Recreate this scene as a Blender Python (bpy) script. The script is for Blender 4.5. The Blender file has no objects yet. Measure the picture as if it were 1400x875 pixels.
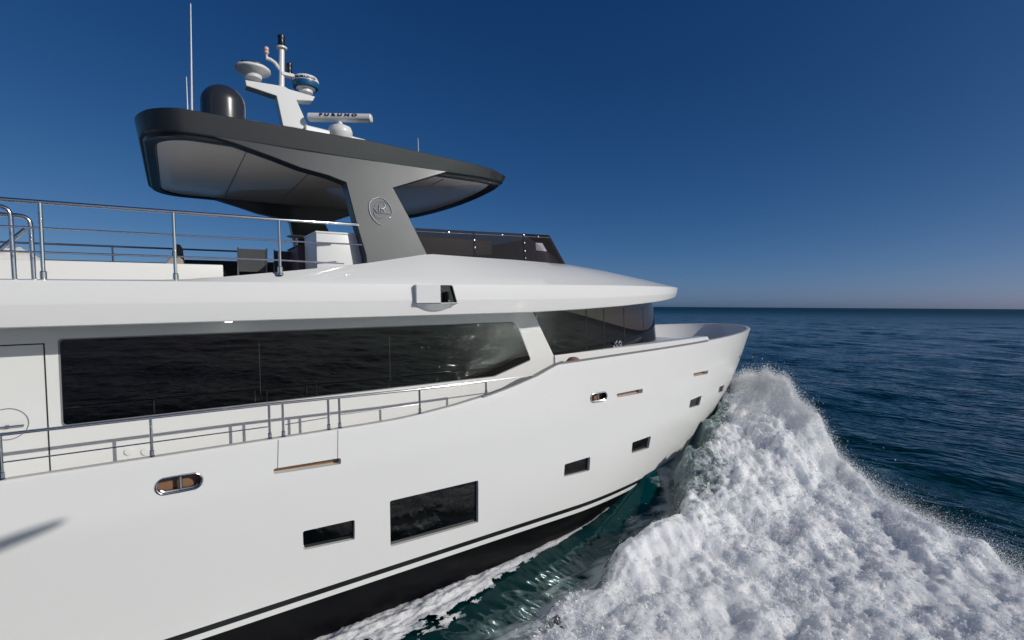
import bpy, bmesh, math, random
import numpy as np
from mathutils import Vector, Matrix
random.seed(7); RNG = np.random.default_rng(7)
S = bpy.context.scene
COL = S.collection
R = math.radians

# ------------------------------------------------------------------ camera, world, sun, exposure
YAW, PIT, ROL = R(55.581), R(1.6432), R(0.3724)      # yaw measured from the yacht's heading (+X) to port
CAM = Vector((0, -11.45, 5.25))
_f = Vector((math.cos(YAW)*math.cos(PIT), math.sin(YAW)*math.cos(PIT), -math.sin(PIT)))
_r = Vector((math.sin(YAW), -math.cos(YAW), 0)); _u = _r.cross(_f)
_r2 = _r*math.cos(ROL) + _u*math.sin(ROL); _u2 = _u*math.cos(ROL) - _r*math.sin(ROL)
cam = bpy.data.objects.new('camera', bpy.data.cameras.new('camera')); COL.objects.link(cam)
cam.matrix_world = Matrix(((_r2.x, _u2.x, -_f.x, CAM.x), (_r2.y, _u2.y, -_f.y, CAM.y), (_r2.z, _u2.z, -_f.z, CAM.z), (0, 0, 0, 1)))
FPX = 678.0
cam.data.sensor_width = 36; cam.data.lens = FPX/1400*36
cam.data.clip_start = 0.1; cam.data.clip_end = 90000
S.camera = cam

SUN_AZ, SUN_EL = R(-60), R(25)                       # azimuth from +X (bow), negative = starboard
W = bpy.data.worlds.new('World'); S.world = W; W.use_nodes = True
nt = W.node_tree; nt.nodes.clear()
sky = nt.nodes.new('ShaderNodeTexSky'); sky.sky_type = 'NISHITA'; sky.sun_disc = False
sky.sun_elevation = SUN_EL; sky.sun_rotation = R(90) - SUN_AZ
sky.altitude = 0; sky.air_density = 0.35; sky.dust_density = 1.0; sky.ozone_density = 8.0
# the lens carried a polariser: a per channel contrast grade of the whole sky
sc_ = nt.nodes.new('ShaderNodeVectorMath'); sc_.operation = 'SCALE'; sc_.inputs['Scale'].default_value = 0.1
sp_ = nt.nodes.new('ShaderNodeSeparateColor'); cb_ = nt.nodes.new('ShaderNodeCombineColor')
nt.links.new(sky.outputs[0], sc_.inputs[0]); nt.links.new(sc_.outputs[0], sp_.inputs[0])
for ch, (ga, aa) in enumerate(((1.7, 5.5), (1.1, 1.17), (0.85, 0.82))):
    pw = nt.nodes.new('ShaderNodeMath'); pw.operation = 'POWER'; pw.inputs[1].default_value = ga; nt.links.new(sp_.outputs[ch], pw.inputs[0])
    ml = nt.nodes.new('ShaderNodeMath'); ml.operation = 'MULTIPLY'; ml.inputs[1].default_value = aa*10; nt.links.new(pw.outputs[0], ml.inputs[0])
    dv = nt.nodes.new('ShaderNodeMath'); dv.operation = 'MULTIPLY_ADD'; dv.inputs[1].default_value = 1/(8.0, 17.0, 17.0)[ch]; dv.inputs[2].default_value = 1.0; nt.links.new(ml.outputs[0], dv.inputs[0])
    cl = nt.nodes.new('ShaderNodeMath'); cl.operation = 'DIVIDE'; nt.links.new(ml.outputs[0], cl.inputs[0]); nt.links.new(dv.outputs[0], cl.inputs[1]); nt.links.new(cl.outputs[0], cb_.inputs[ch])
bg = nt.nodes.new('ShaderNodeBackground'); bg.inputs[1].default_value = 0.1
out = nt.nodes.new('ShaderNodeOutputWorld')
nt.links.new(cb_.outputs[0], bg.inputs[0]); nt.links.new(bg.outputs[0], out.inputs[0])
sl = bpy.data.lights.new('sun', 'SUN'); sl.energy = 2.62; sl.angle = R(0.5); sl.color = (1.0, 0.975, 0.915)
so = bpy.data.objects.new('sun', sl); COL.objects.link(so)
SV = Vector((math.cos(SUN_AZ)*math.cos(SUN_EL), math.sin(SUN_AZ)*math.cos(SUN_EL), math.sin(SUN_EL)))
so.rotation_euler = SV.to_track_quat('Z', 'Y').to_euler(); so.location = SV*60
S.view_settings.view_transform = 'Standard'; S.view_settings.look = 'None'
S.view_settings.exposure = 0; S.view_settings.gamma = 1; S.view_settings.use_curve_mapping = False
S.cycles.max_bounces = 10; S.cycles.diffuse_bounces = 8; S.cycles.transmission_bounces = 8; S.cycles.glossy_bounces = 5; S.cycles.transparent_max_bounces = 12
S.cycles.sample_clamp_indirect = 400; S.cycles.caustics_reflective = False; S.cycles.blur_glossy = 0

# ------------------------------------------------------------------ materials
def new_mat(name):
    m = bpy.data.materials.new(name); m.use_nodes = True
    b = m.node_tree.nodes['Principled BSDF']
    return m, m.node_tree, b
def mat(name, col, rough=0.5, metal=0.0, coat=0.0, var=0.04, scale=3.0, bump=0.0, bscale=60.0, spec=0.5, rvar=0.02):
    m, t, b = new_mat(name)
    b.inputs['Metallic'].default_value = metal; b.inputs['Coat Weight'].default_value = coat
    b.inputs['Coat Roughness'].default_value = 0.08; b.inputs['Specular IOR Level'].default_value = spec
    tc = t.nodes.new('ShaderNodeTexCoord'); n = t.nodes.new('ShaderNodeTexNoise'); n.inputs['Scale'].default_value = scale; n.inputs['Detail'].default_value = 5
    t.links.new(tc.outputs['Object'], n.inputs['Vector'])
    r = t.nodes.new('ShaderNodeMapRange'); r.inputs['To Min'].default_value = 1-var; r.inputs['To Max'].default_value = 1+var
    t.links.new(n.outputs['Fac'], r.inputs['Value'])
    mx = t.nodes.new('ShaderNodeMix'); mx.data_type = 'RGBA'; mx.blend_type = 'MULTIPLY'; mx.inputs[0].default_value = 1
    mx.inputs[6].default_value = (*col, 1); t.links.new(r.outputs[0], mx.inputs[7]); t.links.new(mx.outputs[2], b.inputs['Base Color'])
    r2 = t.nodes.new('ShaderNodeMapRange'); r2.inputs['To Min'].default_value = max(0.01, rough-rvar); r2.inputs['To Max'].default_value = rough+rvar
    t.links.new(n.outputs['Fac'], r2.inputs['Value']); t.links.new(r2.outputs[0], b.inputs['Roughness'])
    if bump:
        n2 = t.nodes.new('ShaderNodeTexNoise'); n2.inputs['Scale'].default_value = bscale; n2.inputs['Detail'].default_value = 3
        t.links.new(tc.outputs['Object'], n2.inputs['Vector'])
        bp = t.nodes.new('ShaderNodeBump'); bp.inputs['Strength'].default_value = bump; bp.inputs['Distance'].default_value = 0.01
        t.links.new(n2.outputs['Fac'], bp.inputs['Height']); t.links.new(bp.outputs[0], b.inputs['Normal'])
    return m
M = {}
M['white'] = mat('white_gelcoat', (0.80, 0.795, 0.775), 0.26, coat=0.4, var=0.012, scale=0.7)
M['white2'] = mat('white_fitting', (0.78, 0.78, 0.77), 0.32, var=0.03)
M['cream'] = mat('cream_cap', (0.55, 0.53, 0.50), 0.5, var=0.05)
M['capgrey'] = mat('grey_cap', (0.22, 0.22, 0.225), 0.45, var=0.05)
M['black'] = mat('black_bottom_paint', (0.004, 0.004, 0.0045), 0.32, var=0.3, scale=5, spec=0.2)
M['stripe'] = mat('black_stripe', (0.012, 0.013, 0.014), 0.3, var=0.1)
M['glass'] = mat('dark_window_glass', (0.002, 0.0022, 0.0025), 0.012, var=0.1, rvar=0.003, spec=0.6)
M['glass2'] = mat('dark_wheelhouse_glass', (0.006, 0.0065, 0.0065), 0.015, var=0.1, rvar=0.003, spec=0.75)
M['seam'] = mat('dark_seam', (0.02, 0.02, 0.021), 0.6)
M['steel'] = mat('polished_steel', (0.62, 0.62, 0.63), 0.14, metal=1.0, var=0.05)
M['steeld'] = mat('satin_steel', (0.40, 0.40, 0.41), 0.3, metal=1.0, var=0.08)
M['teak'] = mat('teak_wood', (0.24, 0.13, 0.07), 0.5, var=0.2, scale=14)
M['brown'] = mat('brown_leather', (0.30, 0.14, 0.11), 0.6, var=0.1)
M['grey'] = mat('metallic_grey_paint', (0.016, 0.019, 0.024), 0.42, metal=0.25, coat=0.3, var=0.10, scale=2.2, bump=0.05, bscale=300)
M['domegrey'] = mat('dome_grey_paint', (0.030, 0.032, 0.036), 0.26, coat=0.4, var=0.05)
M['ceil'] = mat('ceiling_panel', (0.86, 0.81, 0.76), 0.2, coat=0.25, var=0.04, scale=1.2)
M['dark'] = mat('dark_cushion', (0.018, 0.018, 0.020), 0.8, var=0.15, scale=9, bump=0.2)
M['mesh'] = mat('grey_mesh_fabric', (0.07, 0.072, 0.078), 0.8, var=0.15, scale=40)
M['console'] = mat('brown_console', (0.13, 0.085, 0.085), 0.5, var=0.08)
M['cloth'] = mat('white_towel', (0.72, 0.68, 0.64), 0.9, var=0.08, scale=6, bump=0.3, bscale=80)
M['sand'] = mat('sand_cushion', (0.33, 0.28, 0.23), 0.85, var=0.1)
M['blackp'] = mat('black_plastic', (0.012, 0.012, 0.012), 0.3, var=0.1)
M['green'] = mat('green_lens', (0.004, 0.03, 0.02), 0.1)
M['bluep'] = mat('blue_band', (0.01, 0.10, 0.24), 0.35)
M['ink'] = mat('navy_ink', (0.008, 0.012, 0.07), 0.4)
M['pinkp'] = mat('pale_pink_plastic', (0.62, 0.45, 0.42), 0.4)
M['deck'] = mat('deck_paint', (0.60, 0.57, 0.53), 0.6, var=0.05, scale=5)
def acrylic():
    m, t, b = new_mat('smoked_acrylic')
    t.nodes.remove(b)
    tr = t.nodes.new('ShaderNodeBsdfTransparent'); tr.inputs[0].default_value = (0.33, 0.32, 0.345, 1)
    gl = t.nodes.new('ShaderNodeBsdfGlossy'); gl.inputs['Roughness'].default_value = 0.03
    fr = t.nodes.new('ShaderNodeFresnel'); fr.inputs[0].default_value = 1.45
    mx = t.nodes.new('ShaderNodeMixShader')
    t.links.new(fr.outputs[0], mx.inputs[0]); t.links.new(tr.outputs[0], mx.inputs[1]); t.links.new(gl.outputs[0], mx.inputs[2])
    t.links.new(mx.outputs[0], t.nodes['Material Output'].inputs[0]); return m
M['acrylic'] = acrylic()

# ------------------------------------------------------------------ yacht frame: boat coordinates, bow-up trim about x=0,z=0
TRIM = R(1.2634)
MB_W = Matrix.Rotation(-TRIM, 4, 'Y')
MB_I = MB_W.inverted()
CAMB = MB_I @ CAM
def ray(px, py):
    d = _f*FPX + _r2*(px-700) - _u2*(py-437.5)
    return (MB_I.to_3x3() @ d).normalized()
def at(px, py, x=None, y=None, z=None):
    """point of the yacht seen in the survey photo at (px,py), on the plane x=, y= or z= of boat coordinates"""
    d = ray(px, py)
    if y is not None: t = (y-CAMB.y)/d.y
    elif z is not None: t = (z-CAMB.z)/d.z
    else: t = (x-CAMB.x)/d.x
    return CAMB + d*t
def at_f(px, py, yf):
    y = -2.7
    for _ in range(25):
        p = at(px, py, y=y); y = yf(p.x, p.z)
    return at(px, py, y=y)
def wat(px, py, z):
    d = MB_W.to_3x3() @ ray(px, py); return CAM + d*((z-CAM.z)/d.z)

# ------------------------------------------------------------------ mesh helpers
class MB:
    def __init__(s): s.v = []; s.f = []; s.m = []
    def add(s, vs, fs, mi=0):
        o = len(s.v); s.v += [tuple(v) for v in vs]
        s.f += [tuple(i+o for i in f) for f in fs]; s.m += [mi]*len(fs); return s
    def box(s, a, b, mi=0, bev=0.0):
        x0, y0, z0 = [min(p, q) for p, q in zip(a, b)]; x1, y1, z1 = [max(p, q) for p, q in zip(a, b)]
        if bev <= 0:
            v = [(x, y, z) for x in (x0, x1) for y in (y0, y1) for z in (z0, z1)]
            return s.add(v, [(0,1,3,2),(4,6,7,5),(0,4,5,1),(2,3,7,6),(0,2,6,4),(1,5,7,3)], mi)
        bm = bmesh.new(); bmesh.ops.create_cube(bm, size=1)
        for v in bm.verts: v.co = Vector(((x0+x1)/2+v.co.x*(x1-x0), (y0+y1)/2+v.co.y*(y1-y0), (z0+z1)/2+v.co.z*(z1-z0)))
        bmesh.ops.bevel(bm, geom=bm.edges[:], offset=bev, segments=3, affect='EDGES', profile=0.5)
        bm.verts.index_update(); s.add([v.co for v in bm.verts], [[v.index for v in f.verts] for f in bm.faces], mi); bm.free(); return s
    def loft(s, rows, mi=0, closed=False, cap0=False, cap1=False):
        n = len(rows[0]); vs = [p for r in rows for p in r]; fs = []
        for i in range(len(rows)-1):
            for j in range(n if closed else n-1):
                k = (j+1) % n; fs.append((i*n+j, i*n+k, (i+1)*n+k, (i+1)*n+j))
        if cap0: fs.append(tuple(range(n))[::-1])
        if cap1: fs.append(tuple((len(rows)-1)*n+j for j in range(n)))
        return s.add(vs, fs, mi)
    def tube(s, pts, r, n=10, mi=0, cap=True):
        pts = [Vector(p) for p in pts]; rows = []
        rad = r if isinstance(r, (list, tuple)) else [r]*len(pts)
        up = None
        for i, p in enumerate(pts):
            t = (pts[min(i+1, len(pts)-1)]-pts[max(i-1, 0)]).normalized()
            if up is None:
                up = Vector((0, 0, 1)) if abs(t.z) < .9 else Vector((1, 0, 0))
            a = t.cross(up).normalized(); up = a.cross(t).normalized()
            rows.append([p + (a*math.cos(2*math.pi*k/n)+up*math.sin(2*math.pi*k/n))*rad[i] for k in range(n)])
        return s.loft(rows, mi, True, cap, cap)
    def lathe(s, c, prof, n=32, mi=0, axis=None):
        c = Vector(c); q = Vector((0, 0, 1)).rotation_difference(Vector(axis)) if axis else None
        rows = []
        for rr, zz in prof:
            row = []
            for k in range(n):
                v = Vector((rr*math.cos(2*math.pi*k/n), rr*math.sin(2*math.pi*k/n), zz))
                row.append(c + (q @ v if q else v))
            rows.append(row)
        return s.loft(rows, mi, True, True, True)
    def prism(s, poly, off, mi=0):
        """closed polygon of 3D points extruded by the vector off"""
        n = len(poly); o = Vector(off); a = [Vector(p) for p in poly]; b = [p+o for p in a]
        fs = [tuple(range(n)), tuple(range(n, 2*n))[::-1]] + [((i+1) % n, i, n+i, n+(i+1) % n) for i in range(n)]
        return s.add(a+b, fs, mi)
    def build(s, name, mats, parent=None, smooth=True, ang=32, bevel=0.0):
        me = bpy.data.meshes.new(name); me.from_pydata(s.v, [], s.f); 
        mats = mats if isinstance(mats, (list, tuple)) else [mats]
        for m in mats: me.materials.append(m)
        me.polygons.foreach_set('material_index', s.m)
        bm = bmesh.new(); bm.from_mesh(me); bmesh.ops.remove_doubles(bm, verts=bm.verts, dist=1e-5)
        bmesh.ops.recalc_face_normals(bm, faces=bm.faces)
        if bevel > 0:
            ang = min(ang, 14)
            es = [e for e in bm.edges if len(e.link_faces) == 2 and e.calc_face_angle(0) > R(35)]
            bmesh.ops.bevel(bm, geom=es, offset=bevel, segments=2, affect='EDGES', profile=0.5, clamp_overlap=True)
        bm.to_mesh(me); bm.free()
        if smooth: me.shade_smooth(); me.set_sharp_from_angle(angle=R(ang))
        o = bpy.data.objects.new(name, me); COL.objects.link(o)
        if parent is not None: o.parent = parent
        return o
def rounded(poly, r, n=4):
    """round the corners of a 2D polygon"""
    out = []; N = len(poly)
    for i in range(N):
        p0, p, p1 = [Vector(poly[j % N]) for j in (i-1, i, i+1)]
        a = (p0-p); b = (p1-p); d = min(r, a.length*.45, b.length*.45); a = p+a.normalized()*d; b = p+b.normalized()*d
        for k in range(n+1):
            t = k/n; out.append(((1-t)**2*a+2*t*(1-t)*p+t*t*b))
    return out
def tag(o, label, cat=None, group=None, kind=None):
    o['label'] = label
    if cat: o['category'] = cat
    if group: o['group'] = group
    if kind: o['kind'] = kind
    return o

# ------------------------------------------------------------------ numpy noise
_perm = RNG.permutation(4096); _grad = RNG.normal(size=(4096, 2)); _grad /= np.linalg.norm(_grad, axis=1)[:, None]
def perlin(x, y, seed=0):
    xi = np.floor(x).astype(np.int64); yi = np.floor(y).astype(np.int64); xf = x-xi; yf = y-yi
    def g(ix, iy):
        h = _perm[(ix+seed*131) & 4095]; return _grad[_perm[(h+iy*7+seed*17) & 4095]]
    u = xf**3*(xf*(xf*6-15)+10); v = yf**3*(yf*(yf*6-15)+10)
    def dot(dx, dy):
        G = g(xi+dx, yi+dy); return G[..., 0]*(xf-dx)+G[..., 1]*(yf-dy)
    a = dot(0, 0)*(1-u)+dot(1, 0)*u; b = dot(0, 1)*(1-u)+dot(1, 1)*u
    return (a*(1-v)+b*v)*1.5
def fbm(x, y, oct=5, seed=0, gain=.5, billow=False):
    t = np.zeros_like(x); a = 1.0
    for o in range(oct):
        n = perlin(x*2**o+o*13.7, y*2**o-o*7.3, seed+o)
        t += a*((np.abs(n)*2-.6) if billow else n); a *= gain
    return t
def sstep(x, a, b):
    t = np.clip((x-a)/(b-a), 0, 1); return t*t*(3-2*t)

# ------------------------------------------------------------------ hull form (boat coordinates, starboard half-breadth)
HX0, HXT, HP, HQ, HZ0, HZ1, HZ2 = 9.1015, 18.233, 2.301, 1.792, 3.9876, 0.0297, -0.0006
KX, KQ, KP, KX0, KA, KB = 16.982, 0.901, 1.332, 6.659, 0.869, 3.1
def zref(x): return HZ0+HZ1*(x-9.77)+HZ2*(x-9.77)**2
def shape_w(w):
    w = min(1.0, max(0.0, w)); f = w**KA
    return (KX+(HXT-KX)*w, KQ+(HQ-KQ)*f, KP+(HP-KP)*f, KX0+(HX0-KX0)*f, KB+(3.45-KB)*min(1, f*1.3))
def hb(x, z):
    xt, q, p, x0, B = shape_w((z+.6)/(zref(x)+.6))
    s = min(1, max(0, (x-x0)/(xt-x0))); return B*(1-s**p)**(1/q)
def hit(px, py):
    d = ray(px, py); t = 5.0
    while t < 40:
        p = CAMB+d*t
        if p.y+hb(p.x, p.z) > 0 and p.z > -1.5:
            lo, hi = t-.05, t
            for _ in range(24):
                m = (lo+hi)/2; p = CAMB+d*m
                if p.y+hb(p.x, p.z) > 0: hi = m
                else: lo = m
            return CAMB+d*hi
        t += .05
SHX = [-9, 2.6, 3.2, 3.62, 4.3, 4.98, 5.57, 6.2, 6.55, 6.75, 7.2]
SHZ = [3.225, 3.225, 3.235, 3.262, 3.33, 3.431, 3.548, 3.704, 3.83, 3.895, 3.91]
def zsheer(x):
    if x < 7.2: return float(np.interp(x, SHX, SHZ))
    return zref(x)

yacht = bpy.data.objects.new('motor_yacht', None); COL.objects.link(yacht)
yacht.rotation_euler = (0, -TRIM, 0)
tag(yacht, 'large white motor yacht with grey hardtop cutting through the sea', 'yacht')

# ------------------------------------------------------------------ sea (one sheet to the horizon)
CZX = np.array([-9, 0.5, 2.4, 5.5, 8.0, 9.6, 10.0, 11.5, 12.2, 13.4, 15.0, 16.8, 17.6])
CZZ = np.array([-.42, -.29, -.19, -.03, .26, .70, .93, 1.10, 1.28, 1.41, 1.35, .95, .3])
HBX = np.linspace(-9, 17.2, 80); HBY = np.array([hb(x, .3) for x in HBX])
def hull_rise(x, y):
    """water piled up or drawn down against the hull"""
    hbw = np.interp(x, HBX, HBY, right=0); d = np.maximum(np.abs(y)-hbw, 0)
    wd = .55+.12*np.clip(12-x, 0, 12)
    fade = sstep(x, -12, -8)*(1-sstep(x, 16.9, 17.8))
    return np.interp(x, CZX, CZZ)*np.exp(-(d/wd)**2)*fade
WAVES = []
_rw = random.Random(3)
for i in range(46):
    lam = 0.7*(22/0.7)**(i/45.0)*_rw.uniform(.9, 1.1); ang = R(-38)+_rw.gauss(0, .55)
    WAVES.append((lam, ang, _rw.uniform(0, 6.28), 0.0037*lam**.80))
def waves(x, y, ds):
    h = np.zeros_like(x)
    patch = 1+.5*fbm(x/17, y/17, 2, 40)
    for lam, ang, ph, am in WAVES:
        k = 2*math.pi/lam; att = np.clip((lam/np.maximum(ds, 1e-3)-2.2)/2.5, 0, 1)
        if not att.any(): continue
        a = k*(x*math.cos(ang)+y*math.sin(ang))+ph
        h += am*att*patch*(np.sin(a)+.25*np.cos(2*a))
    return h
def make_sea():
    th = np.radians(np.concatenate([np.linspace(-110, -2, 420, endpoint=False), np.linspace(-2, 118, 860, endpoint=False), np.linspace(118, 250, 150, endpoint=False)]))
    rr = np.concatenate([[0.0], np.geomspace(1.0, 4.0, 30, endpoint=False), np.geomspace(4, 260, 640, endpoint=False), np.geomspace(260, 30000, 130)])
    nA, nR = len(th), len(rr)-1
    TH, RR = np.meshgrid(th, rr[1:]); cx, cy = 2.0, -8.0
    X = cx+RR*np.cos(TH); Y = cy+RR*np.sin(TH)
    ds = np.maximum(RR*np.gradient(np.unwrap(th))[None, :], np.gradient(rr[1:])[:, None])
    Z = waves(X, Y, ds)*(1-.85*np.exp(-(np.maximum(np.abs(Y)-3.2, 0)/2.4)**2)*(1-sstep(X, 15, 18))) + hull_rise(X, Y)
    V = np.stack([X, Y, Z], -1).reshape(-1, 3); V = np.concatenate([[[cx, cy, 0]], V])
    i = np.arange(nR-1)[:, None]*nA; j = np.arange(nA)[None, :]; k = (j+1) % nA
    Q = np.stack([1+i+j, 1+i+k, 1+i+nA+k, 1+i+nA+j], -1).reshape(-1, 4)[:, ::-1]
    calm = np.exp(-(np.maximum(np.abs(Y)-3.2, 0)/2.2)**2)*(1-sstep(X, 15, 18))
    return V, Q, [(0, 1+a, 1+(a+1) % nA) for a in range(nA)], np.concatenate([[0], calm.ravel()])
def grid_mesh(name, V, Q, m, tris=None):
    me = bpy.data.meshes.new(name); nq = len(Q); nt_ = len(tris) if tris else 0
    me.vertices.add(len(V)); me.vertices.foreach_set('co', np.asarray(V, np.float32).ravel())
    L = np.asarray(Q).ravel(); 
    if tris: L = np.concatenate([L, np.asarray(tris).ravel()])
    me.loops.add(len(L)); me.loops.foreach_set('vertex_index', L.astype(np.int32))
    me.polygons.add(nq+nt_)
    st = np.concatenate([np.arange(nq)*Q.shape[1], nq*Q.shape[1]+np.arange(nt_)*3]).astype(np.int32)
    me.polygons.foreach_set('loop_start', st)
    me.update(calc_edges=True); me.validate(); me.materials.append(m); me.shade_smooth()
    o = bpy.data.objects.new(name, me); COL.objects.link(o); return o
def sea_mat():
    m, t, b = new_mat('sea_water')
    b.inputs['Base Color'].default_value = (0.0025, 0.017, 0.030, 1); b.inputs['IOR'].default_value = 1.333
    b.inputs['Specular IOR Level'].default_value = 0.34; b.inputs['Specular Tint'].default_value = (0.22, 0.80, 0.86, 1)
    ge = t.nodes.new('ShaderNodeNewGeometry'); ln = t.nodes.new('ShaderNodeVectorMath'); ln.operation = 'LENGTH'; t.links.new(ge.outputs['Position'], ln.inputs[0])
    rr_ = t.nodes.new('ShaderNodeValToRGB'); lg = t.nodes.new('ShaderNodeMath'); lg.operation = 'LOGARITHM'; lg.inputs[1].default_value = 10; t.links.new(ln.outputs['Value'], lg.inputs[0])
    dv = t.nodes.new('ShaderNodeMath'); dv.operation = 'DIVIDE'; dv.inputs[1].default_value = 4.0; t.links.new(lg.outputs[0], dv.inputs[0]); t.links.new(dv.outputs[0], rr_.inputs[0])
    el = rr_.color_ramp.elements; el[0].position = .40; el[0].color = (.06,)*3+(1,); el[1].position = .75; el[1].color = (.42,)*3+(1,)
    e_ = el.new(.54); e_.color = (.08,)*3+(1,)
    t.links.new(rr_.outputs[0], b.inputs['Roughness'])
    tc = t.nodes.new('ShaderNodeNewGeometry')
    mp = t.nodes.new('ShaderNodeMapping'); mp.inputs['Rotation'].default_value = (0, 0, R(38)); mp.inputs['Scale'].default_value = (1.0, 0.42, 1.0)
    t.links.new(tc.outputs['Position'], mp.inputs[0])
    n1 = t.nodes.new('ShaderNodeTexNoise'); n1.inputs['Scale'].default_value = 1.9; n1.inputs['Detail'].default_value = 2; n1.inputs['Roughness'].default_value = .58
    n2 = t.nodes.new('ShaderNodeTexNoise'); n2.inputs['Scale'].default_value = 0.32; n2.inputs['Detail'].default_value = 4
    t.links.new(mp.outputs[0], n1.inputs[0]); t.links.new(mp.outputs[0], n2.inputs[0])
    b1 = t.nodes.new('ShaderNodeBump'); b1.inputs['Strength'].default_value = 1.0; b1.inputs['Distance'].default_value = 0.19
    b2 = t.nodes.new('ShaderNodeBump'); b2.inputs['Strength'].default_value = 1.0; b2.inputs['Distance'].default_value = 0.5
    t.links.new(n1.outputs['Fac'], b1.inputs['Height']); t.links.new(n2.outputs['Fac'], b2.inputs['Height'])
    n4 = t.nodes.new('ShaderNodeTexNoise'); n4.inputs['Scale'].default_value = 6.5; n4.inputs['Detail'].default_value = 2; t.links.new(mp.outputs[0], n4.inputs[0])
    b4 = t.nodes.new('ShaderNodeBump'); b4.inputs['Strength'].default_value = 1.0; b4.inputs['Distance'].default_value = 0.014; t.links.new(n4.outputs['Fac'], b4.inputs['Height'])
    t.links.new(b2.outputs[0], b1.inputs['Normal']); t.links.new(b1.outputs[0], b4.inputs['Normal']); t.links.new(b4.outputs[0], b.inputs['Normal'])
    ca = t.nodes.new('ShaderNodeAttribute'); ca.attribute_name = 'calm'
    cs = t.nodes.new('ShaderNodeMath'); cs.operation = 'MULTIPLY_ADD'; cs.inputs[1].default_value = -.75; cs.inputs[2].default_value = 1; t.links.new(ca.outputs['Fac'], cs.inputs[0])
    for q_ in (b1, b2, b4): t.links.new(cs.outputs[0], q_.inputs['Strength'])
    # broad patches of slightly greener and bluer water
    n3 = t.nodes.new('ShaderNodeTexNoise'); n3.inputs['Scale'].default_value = 0.05; n3.inputs['Detail'].default_value = 3
    t.links.new(tc.outputs['Position'], n3.inputs[0])
    cr = t.nodes.new('ShaderNodeValToRGB'); cr.color_ramp.elements[0].position = .3; cr.color_ramp.elements[1].position = .7
    cr.color_ramp.elements[0].color = (0.0004, 0.027, 0.026, 1); cr.color_ramp.elements[1].color = (0.0005, 0.030, 0.037, 1)
    t.links.new(n3.outputs['Fac'], cr.inputs[0])
    fa_ = t.nodes.new('ShaderNodeAttribute'); fa_.attribute_name = 'froth'
    m2 = t.nodes.new('ShaderNodeMapping'); m2.inputs['Rotation'].default_value = (0, 0, R(-18)); m2.inputs['Scale'].default_value = (0.55, 2.6, 1.0)
    t.links.new(tc.outputs['Position'], m2.inputs[0])
    n5 = t.nodes.new('ShaderNodeTexNoise'); n5.inputs['Scale'].default_value = 2.4; n5.inputs['Detail'].default_value = 8; n5.inputs['Roughness'].default_value = .66
    t.links.new(m2.outputs[0], n5.inputs[0])
    s5 = t.nodes.new('ShaderNodeMath'); s5.operation = 'MULTIPLY_ADD'; s5.inputs[1].default_value = 1.5; t.links.new(n5.outputs['Fac'], s5.inputs[0]); s5.inputs[2].default_value = -1.35
    s6 = t.nodes.new('ShaderNodeMath'); s6.operation = 'MULTIPLY_ADD'; s6.inputs[1].default_value = 1.25; t.links.new(fa_.outputs['Fac'], s6.inputs[0]); t.links.new(s5.outputs[0], s6.inputs[2])
    s7 = t.nodes.new('ShaderNodeMapRange'); s7.interpolation_type = 'SMOOTHSTEP'; s7.inputs['From Min'].default_value = 0.02; s7.inputs['From Max'].default_value = .70; s7.inputs['To Max'].default_value = .85
    t.links.new(s6.outputs[0], s7.inputs['Value'])
    fm = t.nodes.new('ShaderNodeMix'); fm.data_type = 'RGBA'; fm.inputs[7].default_value = (0.62, 0.66, 0.67, 1)
    t.links.new(s7.outputs[0], fm.inputs[0]); t.links.new(cr.outputs[0], fm.inputs[6]); t.links.new(fm.outputs[2], b.inputs['Base Color'])
    rm = t.nodes.new('ShaderNodeMix'); rm.data_type = 'FLOAT'; rm.inputs[3].default_value = .6
    t.links.new(s7.outputs[0], rm.inputs[0]); t.links.new(rr_.outputs[0], rm.inputs[2]); t.links.new(rm.outputs[0], b.inputs['Roughness'])
    return m
M['sea'] = sea_mat()
V, Q, T, calm_ = make_sea()
sea = grid_mesh('sea', V, Q, M['sea'], T)
sea.data.attributes.new('calm', 'FLOAT', 'POINT').data.foreach_set('value', calm_.astype(np.float32))
tag(sea, 'deep blue open sea with small wind ripples', kind='structure')

# ------------------------------------------------------------------ hull
HM = [M['white'], M['stripe'], M['black'], M['teak'], M['cream'], M['deck'], M['seam']]
ZS = (0.455, 0.548, 0.640)                              # white line, black stripe
def hull_pt(t, w=None, z=None, inset=0.0, zfix=None):
    """t runs stern -> stem; one of w (0 keel..1 sheer) or an absolute height z"""
    tt = 1-(1-t)**2
    for _ in range(1):
        pass
    xa = -9.0
    if w is None:
        x = xa+(17.5-xa)*tt
        for _ in range(4):
            ww = (z+.6)/(zref(x)+.6); xt = shape_w(ww)[0]; x = xa+(xt-inset-xa)*tt
    else:
        ww = w; xt = shape_w(ww)[0]; x = xa+(xt-inset-xa)*tt
    xt, q, p, x0, B = shape_w(ww); xt -= inset; B -= inset
    s = min(1, max(0, (x-x0)/(xt-x0))); y = B*(1-s**p)**(1/q)
    if z is None: z = -.6+(zsheer(x)+.6)*1.0 if w >= 1 else -.6+(zref(x)+.6)*w
    return Vector((x, -y, zfix(x) if zfix else z))
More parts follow.
